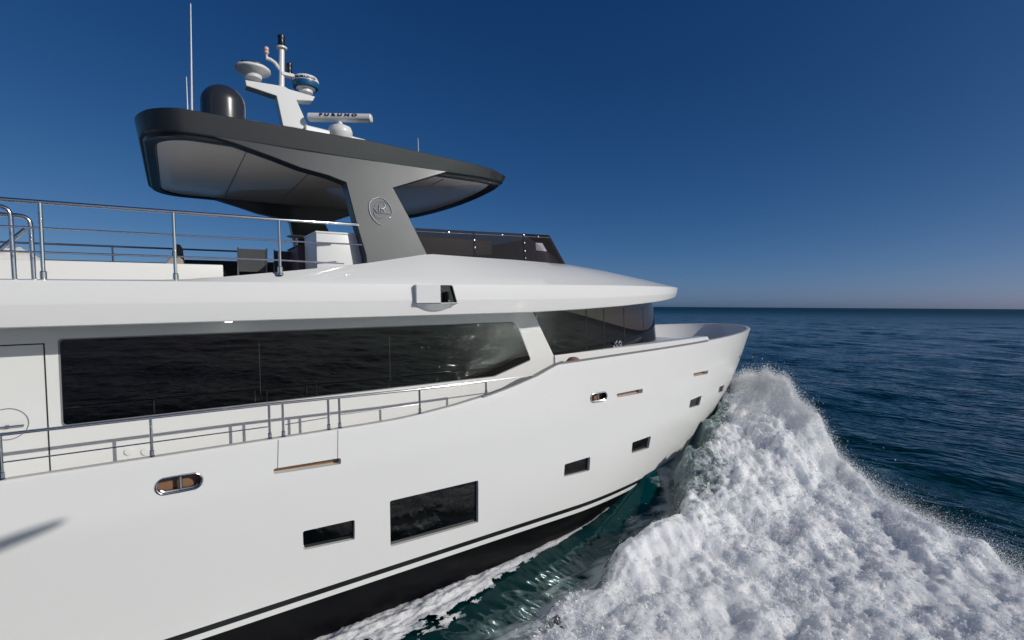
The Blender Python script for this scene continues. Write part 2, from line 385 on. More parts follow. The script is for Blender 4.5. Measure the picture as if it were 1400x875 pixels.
def hull_rows(t):
    rows = []
    for k in range(7): rows.append((hull_pt(t, z=-.6+(ZS[0]+.6)*k/6), 2))
    rows.append((hull_pt(t, z=ZS[1]), 0)); rows.append((hull_pt(t, z=ZS[2]), 1))
    x_top = hull_pt(t, w=1).x; zt = zsheer(x_top)
    for k in range(1, 23):
        z = ZS[2]+(zt-.05-ZS[2])*k/22; rows.append((hull_pt(t, z=z), 0))
    for ins, dz, mi in ((.004, -.02, 0), (.016, -.006, 0), (.035, 0, 0), (.13, 0, 4), (.15, -.015, 4), (.155, -.30, 0)):
        p = hull_pt(t, w=1, inset=ins); p.z = zsheer(p.x)+dz; rows.append((p, mi))
    p = hull_pt(t, w=1, inset=.30); p.z = deckz(p.x); rows.append((p, 0))
    p = hull_pt(t, w=1, inset=.30); p.z = deckz(p.x); p.y = 0; rows.append((p, 5))
    return rows
def deckz(x): return float(np.interp(x, [-9, 7.5, 9.5, 18.5], [2.35, 2.45, 3.3, 3.45]))
def make_hull():
    NT = 260; b = MB()
    R0 = [hull_rows(k/NT) for k in range(NT+1)]
    nr = len(R0[0]); mids = [m for _, m in R0[0]]
    vs = []; 
    for sgn in (1, -1):
        for rr in R0:
            for p, _ in rr: vs.append((p.x, p.y*sgn, p.z))
    o2 = (NT+1)*nr
    for i in range(NT):
        for j in range(nr-1):
            a, c = i*nr+j, (i+1)*nr+j
            b.f.append((a, c, c+1, a+1)); b.m.append(mids[j+1])
            b.f.append((o2+a, o2+a+1, o2+c+1, o2+c)); b.m.append(mids[j+1])
        a, c = i*nr, (i+1)*nr
        b.f.append((a, o2+a, o2+c, c)); b.m.append(2)
    b.f.append(tuple(range(nr))+tuple(o2+j for j in range(nr-2, -1, -1))); b.m.append(0)   # transom (deck centre point shared)
    b.v = vs
    return b.build('hull', HM, yacht, ang=28)
hull = make_hull()

# pockets cut into the hull: windows, fairleads, freeing slots
WINS = [[(414,726.5),(485,710.7),(485,737.5),(415,752.3)], [(533,685),(654,656.7),(654,714),(534,747.7)],
        [(772,635),(807,624.5),(806,643.4),(771,652)], [(864.6,605),(890,596),(887,612.6),(863.4,620)],
        [(944,547),(959.5,540.6),(956,554),(942,558)], [(983.4,529),(990.5,526),(988,535),(982,537)]]
SLOTS = [[(374,641),(466,626),(466.5,634.5),(374,648.5)], [(843,538.6),(879,531.2),(878.5,537.2),(844,543.6)], [(948,510.6),(968.5,506.2),(967.5,511),(948.5,515)]]
def hull_xz(quad):
    return [Vector((h.x, h.z)) for h in (hit(*p) for p in quad)]
def ring(poly, dy):
    return [Vector((p[0], -hb(p[0], p[1])+dy, p[1])) for p in poly]
CUT = MB(); HULLPARTS = []
def pocket(poly, depth, mi_back, mi_side):
    A = ring(poly, depth); B = ring(poly, -.25); n = len(A)
    c0 = sum(A, Vector())/n; c1 = sum(B, Vector())/n
    vs = A+B+[c0, c1]
    CUT.add(vs, [((i+1) % n, i, 2*n) for i in range(n)], mi_back)
    CUT.add(vs, [(n+i, n+(i+1) % n, 2*n+1) for i in range(n)], mi_back)
    CUT.add(vs, [(i, (i+1) % n, n+(i+1) % n, n+i) for i in range(n)], mi_side)
def slab(poly, d0, d1):
    A = ring(poly, d0); B = ring(poly, d1); n = len(A); m = MB()
    m.loft([[sum(A, Vector())/n]*n, A, B, [sum(B, Vector())/n]*n], 0, True); return m
for i, qd in enumerate(WINS):
    q = hull_xz(qd)
    # a plain rectangle in hull coordinates: same sill and head height along the window
    poly = rounded(q, .035, 4)
    dep = .085 if i < 4 else .07
    pocket(poly, dep, 6, 0)
    HULLPARTS.append((poly, dep))
for qd in SLOTS:
    poly = rounded(hull_xz(qd), .03, 3); pocket(poly, .14, 3, 0)
def oval(c, L, H, n=28):
    pts = []
    for k in range(n):
        a = 2*math.pi*k/n; cx = math.cos(a); cy = math.sin(a); r = H/2
        pts.append(Vector((c[0]+(L/2-r)*(1 if cx > 0 else -1)*(1 if abs(cx) > 1e-6 else 0)+r*cx, c[1]+r*cy)))
    return pts
FL = []
for (l, r_, hgt) in (((213,668),(276.5,654.5),.215), ((807.5,545.5),(829.5,540.5),.20)):
    a, b_ = hit(*l), hit(*r_); c = ((a.x+b_.x)/2, (a.z+b_.z)/2); Lh = (b_.x-a.x)
    sl_ = (b_.z-a.z)/Lh
    poly = oval(c, Lh, hgt)
    pocket(poly, .13, 3, 6); FL.append((poly, c, Lh, hgt))
cut = CUT.build('cutter', HM, yacht, smooth=False)
md = hull.modifiers.new('cut', 'BOOLEAN'); md.operation = 'DIFFERENCE'; md.solver = 'EXACT'; md.object = cut
try: md.material_mode = 'INDEX'
except Exception: pass
bpy.context.view_layer.update()
dg = bpy.context.evaluated_depsgraph_get()
me2 = bpy.data.meshes.new_from_object(hull.evaluated_get(dg), preserve_all_data_layers=True, depsgraph=dg)
hull.modifiers.clear(); old = hull.data; hull.data = me2; bpy.data.meshes.remove(old)
bpy.data.objects.remove(cut, do_unlink=True)
me2.shade_smooth(); me2.set_sharp_from_angle(angle=R(28)); me2.name = 'hull'
tag(hull, 'glossy white hull with black bottom and thin black stripe')
for poly, dep in HULLPARTS:
    w = slab(poly, dep-.012, dep+.03).build('hull_window', M['glass'], yacht)
for poly, c, Lh, hgt in FL:
    pts = [Vector((p[0], -hb(p[0], p[1])-.004, p[1])) for p in poly]
    fr = MB().tube(pts+[pts[0], pts[1]], .016, 8, cap=False).build('fairlead', M['steel'], yacht)
    y = -hb(c[0], c[1])
    MB().tube([(c[0]+.01, y+.03, c[1]-hgt*.48), (c[0]+.01, y+.03, c[1]+hgt*.48)], .024, 12).build('roller', M['steel'], fr)
    # bright lower lip where the lead curves out
    lo = [Vector((p[0], -hb(p[0], p[1])+.03, p[1]-.0)) for p in oval(c, Lh*.9, hgt*.86)]
    lo = [p for p in lo if p.z < c[1]-hgt*.2]; lo.sort(key=lambda p: p.x)
    if len(lo) > 2: MB().tube(lo, .022, 8).build('lip', M['steeld'], fr)
# boarding gate: two seams running down from the bulwark to the slot
for a, b_ in (((380.5,601.5),(379.5,640)), ((462,588.5),(461.5,627))):
    g = MB(); p, q = hit(*a), hit(*b_)
    pts = [Vector((p.x+(q.x-p.x)*k/8, 0, p.z+(q.z-p.z)*k/8)) for k in range(9)]
    row = []
    for pp in pts: row.append([Vector((pp.x-.006, -hb(pp.x, pp.z)-.002, pp.z)), Vector((pp.x+.006, -hb(pp.x, pp.z)-.002, pp.z))])
    rows2 = [[r_[0]+Vector((0,.004,0)), r_[0], r_[1], r_[1]+Vector((0,.004,0))] for r_ in row]
    g.loft(rows2, 0, True, True, True)
    g.build('gate_seam', M['capgrey'], yacht)
# draught of the stem: small mooring eye near the bow
h = hit(1011, 487)
MB().lathe((h.x, h.y-.02, h.z), [(.0,-.02),(.05,-.02),(.05,.01),(.035,.02),(0,.02)], 16, axis=(.5,-1,0)).build('bow_eye', M['steeld'], yacht)
# grey trim line along the raised bulwark
tr = MB(); rows = []
for k in range(90):
    x = 4.9+(12.2-4.9)*k/89; z = zsheer(x); y = -hb(x, z)
    nx = max(.004, .0)
    rows.append([Vector((x, y-.006, z-.022)), Vector((x, y-.006, z+.012)), Vector((x, y+.05, z+.014)), Vector((x, y+.05, z-.022))])
tr.loft(rows, 0, True, True, True); tr.build('bulwark_trim', M['capgrey'], yacht)

# ------------------------------------------------------------------ deckhouse
YW = -2.62
def sellip(x0, xt, B, p, q, n=60):
    pts = []
    for k in range(n+1):
        t = k/n; s = 1-(1-t)**2; pts.append((x0+(xt-x0)*s, -B*max(0, 1-s**p)**(1/q)))
    return pts
A_ = at(729.6, 428, y=YW); B_ = at(757, 486, y=YW)
sl_x = lambda z: A_.x+(B_.x-A_.x)*(z-A_.z)/(B_.z-A_.z)       # raked line between white wall and wheelhouse glass
dh = MB()
for sg in (1, -1):
    y = YW*sg
    dh.prism([(-9, y, 2.3), (sl_x(3.9), y, 2.3), (sl_x(3.9), y, 3.9), (sl_x(5.02), y, 5.02), (-9, y, 5.02)], (0, .12*sg, 0))
dh.box((-9, -2.5, 2.3), (-8.88, 2.5, 5.02))
dh.build('deckhouse', M['white'], yacht, bevel=.004)
# saloon window: one long dark pane, slightly proud
wp = [(82,465),(700.5,441),(709.5,452.5),(725,491.5),(675,514),(87,581)]
P = [at(*p, y=YW) for p in wp]
poly = rounded([Vector((p.x, p.z)) for p in P], .05, 4)
sw = MB().prism([(p.x, YW-.006, p.y) for p in poly], (0, .03, 0)).build('saloon_window', M['glass'], yacht, smooth=False)
poly2 = rounded([Vector((p.x, p.z)) for p in P], .05, 4); cx = sum(p.x for p in poly2)/len(poly2); cz = sum(p.y for p in poly2)/len(poly2)
fr = MB(); n = len(poly2); o_ = [Vector((p.x+(.022 if p.x > cx else -.022), YW-.003, p.y+(.018 if p.y > cz else -.018))) for p in poly2]
fr.prism(o_, (0, .02, 0)); fr.build('frame', M['capgrey'], sw, smooth=False)
for px in (355, 533):
    x = at(px, 500, y=YW).x
    MB().box((x-.004, YW-.009, 3.78), (x+.004, YW-.005, 4.62)).build('mullion', mat('mullion_grey', (.022,.022,.022), .5), sw, smooth=False)
# port side repeats the pane (seen from other positions)
MB().prism([(p.x, -YW-.024, p.y) for p in poly], (0, .03, 0)).build('saloon_window', M['glass'], yacht, smooth=False)
# side door: seam lines and round handle
d1 = at(60, 470, y=YW); d2 = at(66, 643, y=YW)
door = MB()
door.box((-2.4, YW-.003, d1.z-.008), (d1.x+.008, YW+.01, d1.z+.008)); door.box((d1.x-.008, YW-.003, 2.4), (d1.x+.008, YW+.01, d1.z-.008))
door = door.build('side_door', M['seam'], yacht, smooth=False)
hc = at(10, 580, y=YW)
rr_ = [Vector((hc.x+.20*math.cos(a), YW-.003, hc.z+.20*math.sin(a))) for a in [2*math.pi*k/40 for k in range(42)]]
MB().tube(rr_, .006, 6, cap=False).build('handle_recess', M['capgrey'], door)
MB().tube([(hc.x-.12, YW-.03, hc.z-.03), (hc.x+.16, YW-.03, hc.z-.03)], .014, 8).box((hc.x-.02, YW-.03, hc.z-.05), (hc.x+.02, YW+.01, hc.z-.01)).build('handle', M['steel'], door)
# small deck fittings on the wall
for (px, py) in ((176, 617), (199, 617)):
    c = at(px, py, y=YW)
    MB().lathe((c.x, YW-.008, c.z), [(0,0),(.05,0),(.05,.012),(0,.016)], 16, axis=(0,-1,0)).build('deck_light', M['white2'], yacht)
c = at(313, 448, y=-3.0)
lamp_m, _t, _b = new_mat('lit_lamp'); _b.inputs['Emission Color'].default_value = (1, .97, .92, 1); _b.inputs['Emission Strength'].default_value = 4.0
MB().lathe((c.x, -2.98, 4.985), [(0,0),(.045,0),(.05,.025),(0,.03)], 18, axis=(0,0,-1)).build('ceiling_light', lamp_m, yacht)

# wheelhouse: raked dark glass wrapping round to the front
wb = sellip(7.0, 13.15, 2.62, 2.5, 2.0); wt = sellip(6.7, 12.95, 2.62, 2.5, 2.0)
whb = MB()
ZB, ZT = 3.9, 5.3
def ringpts(P2, z, inset=0.0):
    r_ = [Vector((x, y+inset if y < -1e-6 else y, z)) for x, y in P2]; l_ = [Vector((p.x, -p.y, p.z)) for p in r_[::-1][1:]]
    return r_+l_
whb.loft([ringpts(wb, ZB), ringpts(wt, ZT)], 0)
wheelglass = whb.build('wheelhouse_window', M['glass2'], yacht, ang=20)
# seams between the panes
def glass_pt(x, z, off):
    k = (z-ZB)/(ZT-ZB)
    def yy(P2, x):
        for (xa, ya), (xb, yb) in zip(P2[:-1], P2[1:]):
            if xa <= x <= xb: return ya+(yb-ya)*(x-xa)/max(1e-9, xb-xa)
        return P2[0][1]
    return Vector((x, yy(wb, x)*(1-k)+yy(wt, x)*k-off, z))
def proj_px(p):
    d = MB_W @ p - CAM; return 700+FPX*d.dot(_r2)/d.dot(_f), 437.5-FPX*d.dot(_u2)/d.dot(_f)
for px in (801.6, 826, 853.5, 880):
    x = min((7.2+i*.01 for i in range(480)), key=lambda x: abs(proj_px(glass_pt(x, 4.4, 0))[0]-px))
    for sg in (1, -1):
        rows = []
        for k in range(9):
            z = ZB+(5.0-ZB)*k/8; a = glass_pt(x-.015, z, .004); b_ = glass_pt(x+.015, z, .004)
            rows.append([Vector((a.x, a.y*sg, z)), Vector((b_.x, b_.y*sg, z)), Vector((b_.x, (b_.y+.01)*sg, z)), Vector((a.x, (a.y+.01)*sg, z))])
        MB().loft(rows, 0, True, True, True).build('mullion', M['blackp'], wheelglass)

# foredeck coaming running forward under the glass, open well inside
ct = [at(757,486,y=-2.66), at(897,469,y=-2.66), at(968,460,y=-2.66)]
zc_ = lambda x: float(np.interp(x, [-9, ct[0].x, ct[1].x, ct[2].x], [ct[0].z, ct[0].z, ct[1].z, ct[2].z]))
XE = ct[2].x
for sg in (1, -1):
    fc = MB(); rows = []
    for k in range(30):
        x = sl_x(3.9)-.02+(XE-sl_x(3.9)+.02)*k/29; zt = zc_(x)
        x2 = x
        rows.append([Vector((x2, -2.72*sg, 2.4)), Vector((x2, -2.66*sg, zt-.03)), Vector((x2, -2.64*sg, zt-.006)), Vector((x2, -2.60*sg, zt)), Vector((x2, -2.36*sg, zt)), Vector((x2, -2.33*sg, zt-.03)), Vector((x2, -2.33*sg, 2.4))])
    last = [p+Vector((.08, 0, 0)) if p.z < 3 else p.copy() for p in rows[-1]]
    fc.loft(rows, 0, True, True, False)
    e = [Vector((XE+.05+(.12 if p.z < 3 else .0), p.y, p.z-(.05 if p.z > 3 else 0))) for p in rows[-1]]
    fc.loft([rows[-1], e], 0, True, False, True)
    fc.build('foredeck_coaming', M['white'], yacht)
# foredeck lounge: raised white plinth with a pale sunbed
MB().box((13.0, -1.9, 3.3), (14.4, 1.9, 3.86), bev=.05).build('sunbed', M['white2'], yacht)
MB().box((12.9, -2.33, 3.2), (13.6, 2.33, 3.6), bev=.03).build('foredeck_step', M['white'], yacht)

# ------------------------------------------------------------------ flybridge moulding with the brow over the wheelhouse
FX0, FXT, FP_, FQ = 6.0, 14.02, 2.3, 1.8
CRX = [-9, 0.0, 0.8, 1.8, 2.95, 4.2, 6.0, 8.0]; CRY = [3.34, 3.33, 3.27, 3.15, 2.98, 2.75, 2.56, 2.42]
def crest_y(x): return float(np.interp(x, CRX, CRY))
cr = []
for p in [(0,381),(120,382),(240,382.6),(310,378),(400,370),(500,360),(560,351),(585,347),(640,351),(700,355),(777,361)]:
    q = at_f(*p, lambda x, z: -crest_y(x)); cr.append((q.x, q.z))
def fly_half(X):
    """cross section at outer station X: list of (point, material index)"""
    s = min(1, max(0, (X-FX0)/(FXT-FX0))); sh = max(0, 1-s**FP_)**(1/FQ)
    def P(B, xt, z):
        x = X if X <= FX0 else FX0+(X-FX0)*(xt-FX0)/(FXT-FX0)
        return Vector((x, -B*sh, z))
    zb = float(np.interp(X, [-9, 6.1, 7.6, 9.2, 11.0, 12.6, 14.02], [4.985, 4.985, 5.02, 5.075, 5.16, 5.262, 5.30]))
    zk = float(np.interp(X, [-9, 8, 12, 14.02], [5.255, 5.255, 5.37, 5.44])); zu = float(np.interp(X, [-9, 11, 14.02], [5.535, 5.545, 5.545]))
    xc_t = 12.6; xcr = X if X <= FX0 else FX0+(X-FX0)*(xc_t-FX0)/(FXT-FX0)
    if X <= 8.4: B = crest_y(X)
    else: B = 2.42
    zc = float(np.interp(xcr, [c[0] for c in cr]+[8.6, 9.5, 10.4, 11.2, 12.0, 12.6], [c[1] for c in cr]+[6.03, 5.965, 5.88, 5.775, 5.66, 5.57]))
    B_out = [3.36, 3.42, 3.45, 3.43]
    rows = [(Vector((X if X < FX0 else FX0+(X-FX0)*.9, 0, 5.0)), 0), (P(3.30, FXT-.15, max(5.0, zb)), 0), (P(3.37, FXT-.05, zb), 0), (P(3.385, FXT-.03, zb+.012), 0), (P(3.445, FXT, zk-.01), 0), (P(3.447, FXT, zk+.01), 0),
            (P(3.425, FXT+.06, zu-.012), 0), (P(3.415, FXT+.05, zu+.006), 0)]
    crest = Vector((xcr, -B*(sh if X > FX0 else 1), zc))
    low = rows[-1][0]
    bulge = .035*min(1, max(0, (X-1.5)/3))
    for k in (1, 2, 3):
        t = k/4; m = low.lerp(crest, t); m.z += bulge*math.sin(math.pi*t); rows.append((m, 0))
    rows.append((crest, 0))
    inner = .10
    ci = Vector((crest.x, crest.y+inner*min(1, sh*4), crest.z+.0)); rows.append((ci, 0))
    if X < 7.95:
        zd = 5.30
        rows.append((Vector((ci.x, ci.y+.03, zd)), 0)); rows.append((Vector((ci.x, 0, zd)), 5))
    else:
        rows.append((Vector((ci.x, ci.y*.55, ci.z+.05*sh)), 0)); rows.append((Vector((ci.x, 0, ci.z+.075*sh)), 0))
    return rows
Xs = [-9+ (FX0+9)*k/60 for k in range(60)] + [FX0+(7.94-FX0)*k/14 for k in range(15)] + [7.96]
tt = [k/70 for k in range(1, 71)]
Xs += [7.96+(FXT-7.96)*(1-(1-t)**2) for t in tt]
fb = MB(); FR = [fly_half(X) for X in Xs]; nr = len(FR[0]); mids = [m for _, m in FR[0]]
for sg in (1, -1):
    for j in range(nr-1):
        vs = []; fs = []
        for rr in FR:
            for jj in (j, j+1): vs.append((rr[jj][0].x, rr[jj][0].y*sg, rr[jj][0].z))
        for i in range(len(FR)-1): fs.append((2*i, 2*i+1, 2*i+3, 2*i+2))
        fb.add(vs, fs, mids[j+1])
# aft end
end = [p for p, _ in FR[0]]
fb.add([p for p in end]+[Vector((p.x, -p.y, p.z)) for p in end[::-1]], [tuple(range(2*nr))])
fly = fb.build('flybridge', HM, yacht, ang=24)

# starboard navigation light in its moulded housing
n1 = at(571, 389, y=-3.58); n2 = at(602, 390, y=-3.58); n3 = at(621.5, 390, y=-3.58); n4 = at(628, 413.5, y=-3.58); n5 = at(602, 413.5, y=-3.58); n6 = at(571, 415, y=-3.58)
nl = MB()
x0, x1, xe0, xe1 = n1.x, n2.x, n3.x, n4.x; z1, z0 = n1.z, n4.z+.0
YF, YB = -3.585, -3.40
nl.prism([(x0, -3.53, z0), (x1, YF, z0), (x1, YB, z0), (x0, YB, z0)], (0, 0, z1-z0))      # block growing out of the moulding
nl.prism([(x1, YF, z0-.012), (xe1, YF, z0-.012), (xe1, YB, z0-.012), (x1, YB, z0-.012)], (0, 0, .012))
nl.prism([(x1+.002, -3.462, z0), (xe1-.01, -3.462, z0), (xe0-.01, -3.462, z1-.002), (x1+.002, -3.462, z1-.002)], (0, .02, 0), 1)
nl.prism([(x1+.001, YF+.002, z0), (x1+.004, YF+.002, z0), (x1+.004, YB, z0), (x1+.001, YB, z0)], (0, 0, z1-z0-.004), 1)
nl.prism([(xe0-.016, -3.50, z1-.012), (xe0, -3.50, z1-.006), (xe1, -3.50, z0), (xe1-.016, -3.50, z0)], (0, .06, 0), 1)
# fairing under the box, curving back into the moulding
und = [(x0+(xe1-x0)*k/14, z0-.012, z0-.012-.13*math.sin(math.pi*k/14)**.7) for k in range(15)]
yfr = lambda a: float(np.interp(a, [x0, x1], [-3.53, YF+.005]))
rows = [[Vector((a, yfr(a), b_)), Vector((a, YB, b_)), Vector((a, YB, min(b_-.002, c))), Vector((a, -3.435, min(b_-.002, c)))] for a, b_, c in und]
nl.loft(rows, 0, True, True, True)
nl = nl.build('navigation_light', [M['white2'], M['blackp']], yacht, smooth=False)
cxn = (x1+xe1)/2-.02
MB().lathe((cxn, -3.54, z0+.002), [(0,0),(.042,0),(.042,.03),(.036,.04),(.036,.15),(.044,.16),(.044,.2),(0,.21)], 18).build('lamp', M['blackp'], nl)
MB().lathe((cxn+.010, -3.548, z0+.05), [(0,0),(.036,0),(.036,.085),(0,.085)], 18).build('lens', M['green'], nl)

# smoked windscreen round the front of the flybridge
wy = lambda x, z: -crest_y(x)+.13
wx_top = at(757, 320.5, y=-2.38); wb_f = at(778, 361, y=-2.38); ws0 = at(560, 315, y=-2.66)
seam_x = [at(649.7, 340, y=-2.5).x, at(719.7, 340, y=-2.42).x]
def ws_poly(xa, xb, slant):
    def top(x): return float(np.interp(x, [3.6, 7.6], [6.615, 6.765]))
    q = []
    a_b = Vector((xa, wy(xa, 0), np.interp(xa, [c[0] for c in cr], [c[1] for c in cr])-.02)); b_b = Vector((xb, wy(xb, 0), np.interp(xb, [c[0] for c in cr], [c[1] for c in cr])-.02))
    xt_b = xb-(.46 if slant else 0)
    a_t = Vector((xa, wy(xa, 0)+.06, top(xa))); b_t = Vector((xt_b, wy(xb, 0)+.06, top(xt_b)))
    return a_b, b_b, b_t, a_t
wsp = MB(); segs = [(3.98, seam_x[0]), (seam_x[0], seam_x[1]), (seam_x[1], 7.98)]
SC = []
for sg in (1, -1):
    for i, (xa, xb) in enumerate(segs):
        a, b_, c_, d_ = [Vector((p.x, p.y*sg, p.z)) for p in ws_poly(xa+(.004 if i else 0), xb-(.004 if i < 2 else 0), i == 2)]
        wsp.prism([a, b_, c_, d_], (0, .012*sg, 0))
        if sg == 1:
            if i: SC += [d_.lerp(a, t) for t in (.06, .33, .62, .86)] if i == 2 else [d_.lerp(a, t) for t in (.33, .6)]
            SC.append(d_.lerp(c_, .55)+Vector((0, 0, -.06)))
    if sg == 1: fa, fb_ = b_, c_
wsp.prism([(fa.x, fa.y+.015, fa.z), (fa.x, -fa.y-.015, fa.z), (fb_.x, -fb_.y-.015, fb_.z), (fb_.x, fb_.y+.015, fb_.z)], (.012, 0, .004))
wsob = wsp.build('windscreen', M['acrylic'], yacht, smooth=False)
for p in SC:
    MB().lathe(p+Vector((0, -.004, 0)), [(0,0),(.018,0),(.016,.012),(0,.015)], 10, axis=(0,-1,0)).build('screw', M['steel'], wsob)
tl = [ws_poly(xa, xb, i == 2)[3] for i, (xa, xb) in enumerate(segs)]+[ws_poly(*segs[2], True)[2]]
MB().tube([p+Vector((0, -.004, -.06)) for p in tl], .007, 6).build('top_rail', M['steeld'], wsob)
for i in (1, 2):
    a, b_, c_, d_ = ws_poly(*segs[i], False)
    MB().prism([a+Vector((-.02,-.006,0)), a+Vector((.02,-.006,0)), d_+Vector((.02,-.006,0)), d_+Vector((-.02,-.006,0))], (0,.004,0)).build('seam_strip', M['acrylic'], wsob, smooth=False)
# helm: console, dash, wheel, seats
hel = MB(); a = at(676, 330, y=-1.2); b0_ = at(576, 326, y=-1.2)
hel.box((4.5, -1.5, 5.3), (a.x-.25, 1.3, a.z-.02), bev=.03)
hel = hel.build('helm_console', M['console'], yacht)
MB().prism([(7.0, -1.7, 5.3), (7.9, -1.7, 5.3), (7.85, -1.7, 6.1), (7.4, -1.7, 6.42), (7.0, -1.7, 6.2)], (0, 3.4, 0)).build('dashboard', M['blackp'], hel)
wc = Vector((6.85, -1.15, 6.22))
rim = [wc+Vector((.08*math.sin(a)*-1, .19*math.cos(a), .19*math.sin(a))) for a in [2*math.pi*k/28 for k in range(30)]]
sw_ = MB().tube(rim, .014, 8, cap=False)
for k in range(3):
    a = 2*math.pi*k/3+.5; sw_.tube([wc, wc+Vector((-.08*math.sin(a), .19*math.cos(a), .19*math.sin(a)))], .009, 6)
sw_.build('steering_wheel', M['steel'], hel)
MB().tube([(7.3, -1.3, 6.42), (7.55, -1.3, 6.62), (7.75, -1.3, 6.64)], [.03, .03, .045], 8).build('searchlight', M['white2'], hel)

# ------------------------------------------------------------------ hardtop
HW, HXA, HXF = 2.6, -0.27, 6.36
def ht_out(d, zf, n=10):
    """plan outline of the hardtop inset by d; zf(x,y) gives the height"""
    hw, xa, xf = HW-d, HXA+d, HXF-d; pts = []
    ra, rf = max(.1, .75-d*.3), max(.05, .16-d*.1)
    def F(y): return xf-.24*abs(y/hw)**2.0
    for k in range(n+1):                                    # aft starboard corner
        a = math.pi/2*k/n; pts.append((xa+ra-ra*math.cos(a), -hw+ra-ra*math.sin(a)) if False else (xa+ra*.8*(1-math.sin(a)), -hw+ra*(1-math.cos(a))))
    pts = pts[::-1]
    for k in range(1, 40): pts.append((pts[n][0]+(F(hw)-rf-pts[n][0])*k/40, -hw))
    xs = F(hw)-rf
    for k in range(n+1):
        a = math.pi/2*k/n; pts.append((xs+rf*math.sin(a), -hw+rf*(1-math.cos(a))))
    y0 = pts[-1][1]
    for k in range(1, 25):
        y = y0*(1-k/12.0)
        pts.append((min(F(y), F(hw)+ (F(y)-F(hw))), y))
    half = pts
    # port side mirrors the starboard run
    stb = half[:len(half)-24]; front = half[len(half)-24:]
    port = [(x, -y) for x, y in stb[::-1]]
    allp = stb+front[:-1]+port
    return [Vector((x, y, zf(x, y))) for x, y in allp]
def ztop(x, y): return float(np.interp(x, [-.3, -.1, .3, 3.2, 4.1, 5.2, 5.7, 6.0, 6.4], [8.06, 8.10, 8.125, 8.125, 8.085, 8.03, 7.99, 7.90, 7.80]))
def zlip(x, y): return float(np.interp(x, [-.3, 3, 5.5, 6.3], [7.79, 7.77, 7.78, 7.73]))
lo = [ht_out(1.5, lambda x, y: ztop(x, y)+.26), ht_out(.7, lambda x, y: ztop(x, y)+.16), ht_out(.22, lambda x, y: ztop(x, y)+.045), ht_out(.03, lambda x, y: ztop(x, y)+.003), ht_out(0, lambda x, y: ztop(x, y)-.012),
      ht_out(.04, lambda x, y: zlip(x, y)+.02), ht_out(.05, lambda x, y: zlip(x, y)), ht_out(.085, lambda x, y: zlip(x, y)+.004), ht_out(.10, lambda x, y: zlip(x, y)-.055), ht_out(.12, lambda x, y: zlip(x, y)-.07),
      ht_out(.24, lambda x, y: zlip(x, y)-.06), ht_out(.27, lambda x, y: zlip(x, y)-.015), ht_out(1.2, lambda x, y: zlip(x, y)+.02)]
hm = MB(); hm.loft(lo, 0, True)
n = len(lo[0]); hm.add(lo[0], [tuple(range(n))]); hm.add(lo[-1], [tuple(range(n))[::-1]])
hardtop = hm.build('hardtop', M['grey'], yacht, ang=13)
cp = MB(); c0 = ht_out(.265, lambda x, y: zlip(x, y)-.030); c1 = ht_out(.30, lambda x, y: zlip(x, y)-.045)
cp.loft([c0, c1], 0, True); cp.add(c1, [tuple(range(n))[::-1]])
ceil = cp.build('ceiling_panel', M['ceil'], hardtop)
for pa, pb in (((418,240),(392.6,265.7)), ((333.5,213.6),(321,239)), ((593,250.6),(548.6,271))):
    a = at(*pa, z=7.74); b_ = at(*pb, z=7.74); x = (a.x+b_.x)/2
    MB().box((x-.006, -2.2, 7.722), (x+.006, 2.2, 7.735)).build('panel_seam', M['capgrey'], ceil, smooth=False)

# T shaped support arches
def arch_y(z): return float(np.interp(z, [5.4, 6.1, 7.78], [-2.86, -2.76, -2.555]))
ap = [(268,179.5),(336,192),(411,205),(510,219.5),(602,229.5),(613,234.5),(538,257),(558,294),(584,347),(589,360),(502,366),(500.3,349),(488,308),(473,249.5),(449,240),(411,229.5),(374,215),(323,196.5)]
AP = [at_f(*p, lambda x, z: arch_y(z)) for p in ap]
arches = []
for sg in (1, -1):
    m = MB().prism([(p.x, p.y*sg, p.z) for p in AP], (0, .27*sg, 0))
    arches.append(m.build('support_arch', M['grey'], yacht, smooth=True, bevel=.012))
# emblem: open oval ring with an ornate letter and swash
def em(pts): return [at_f(470+p[0]/6.2545, 220+p[1]/6.25, lambda x, z: arch_y(z)-.012) for p in pts]
eb = MB()
for pts, r_ in (([(345,530),(325,545),(295,535),(255,500),(228,455),(215,400),(222,355),(248,325),(300,310),(340,322),(375,352),(398,390),(412,430),(410,462),(398,485),(388,480)], .010),
                ([(262,395),(266,418),(280,437),(305,446),(340,447),(375,450),(405,458)], .009),
                ([(300,378),(300,440)], .008), ([(318,400),(318,440)], .006), ([(297,378),(315,362),(338,360),(354,374),(352,395),(335,408),(318,405)], .008), ([(335,408),(345,425),(352,440)], .008),
                ([(255,430),(262,460),(285,485),(315,492),(345,480),(365,462)], .005), ([(258,405),(272,370),(296,350),(330,345),(358,356),(372,380)], .005)):
    q = em(pts)
    # smooth
    q2 = []
    for a, b_ in zip(q[:-1], q[1:]): q2 += [a, a.lerp(b_, .5)]
    q2.append(q[-1]); eb.tube(q2, r_*.75, 6)
eb.build('emblem', mat('emblem_chrome', (.75,.76,.78), .32, metal=.8), arches[0])

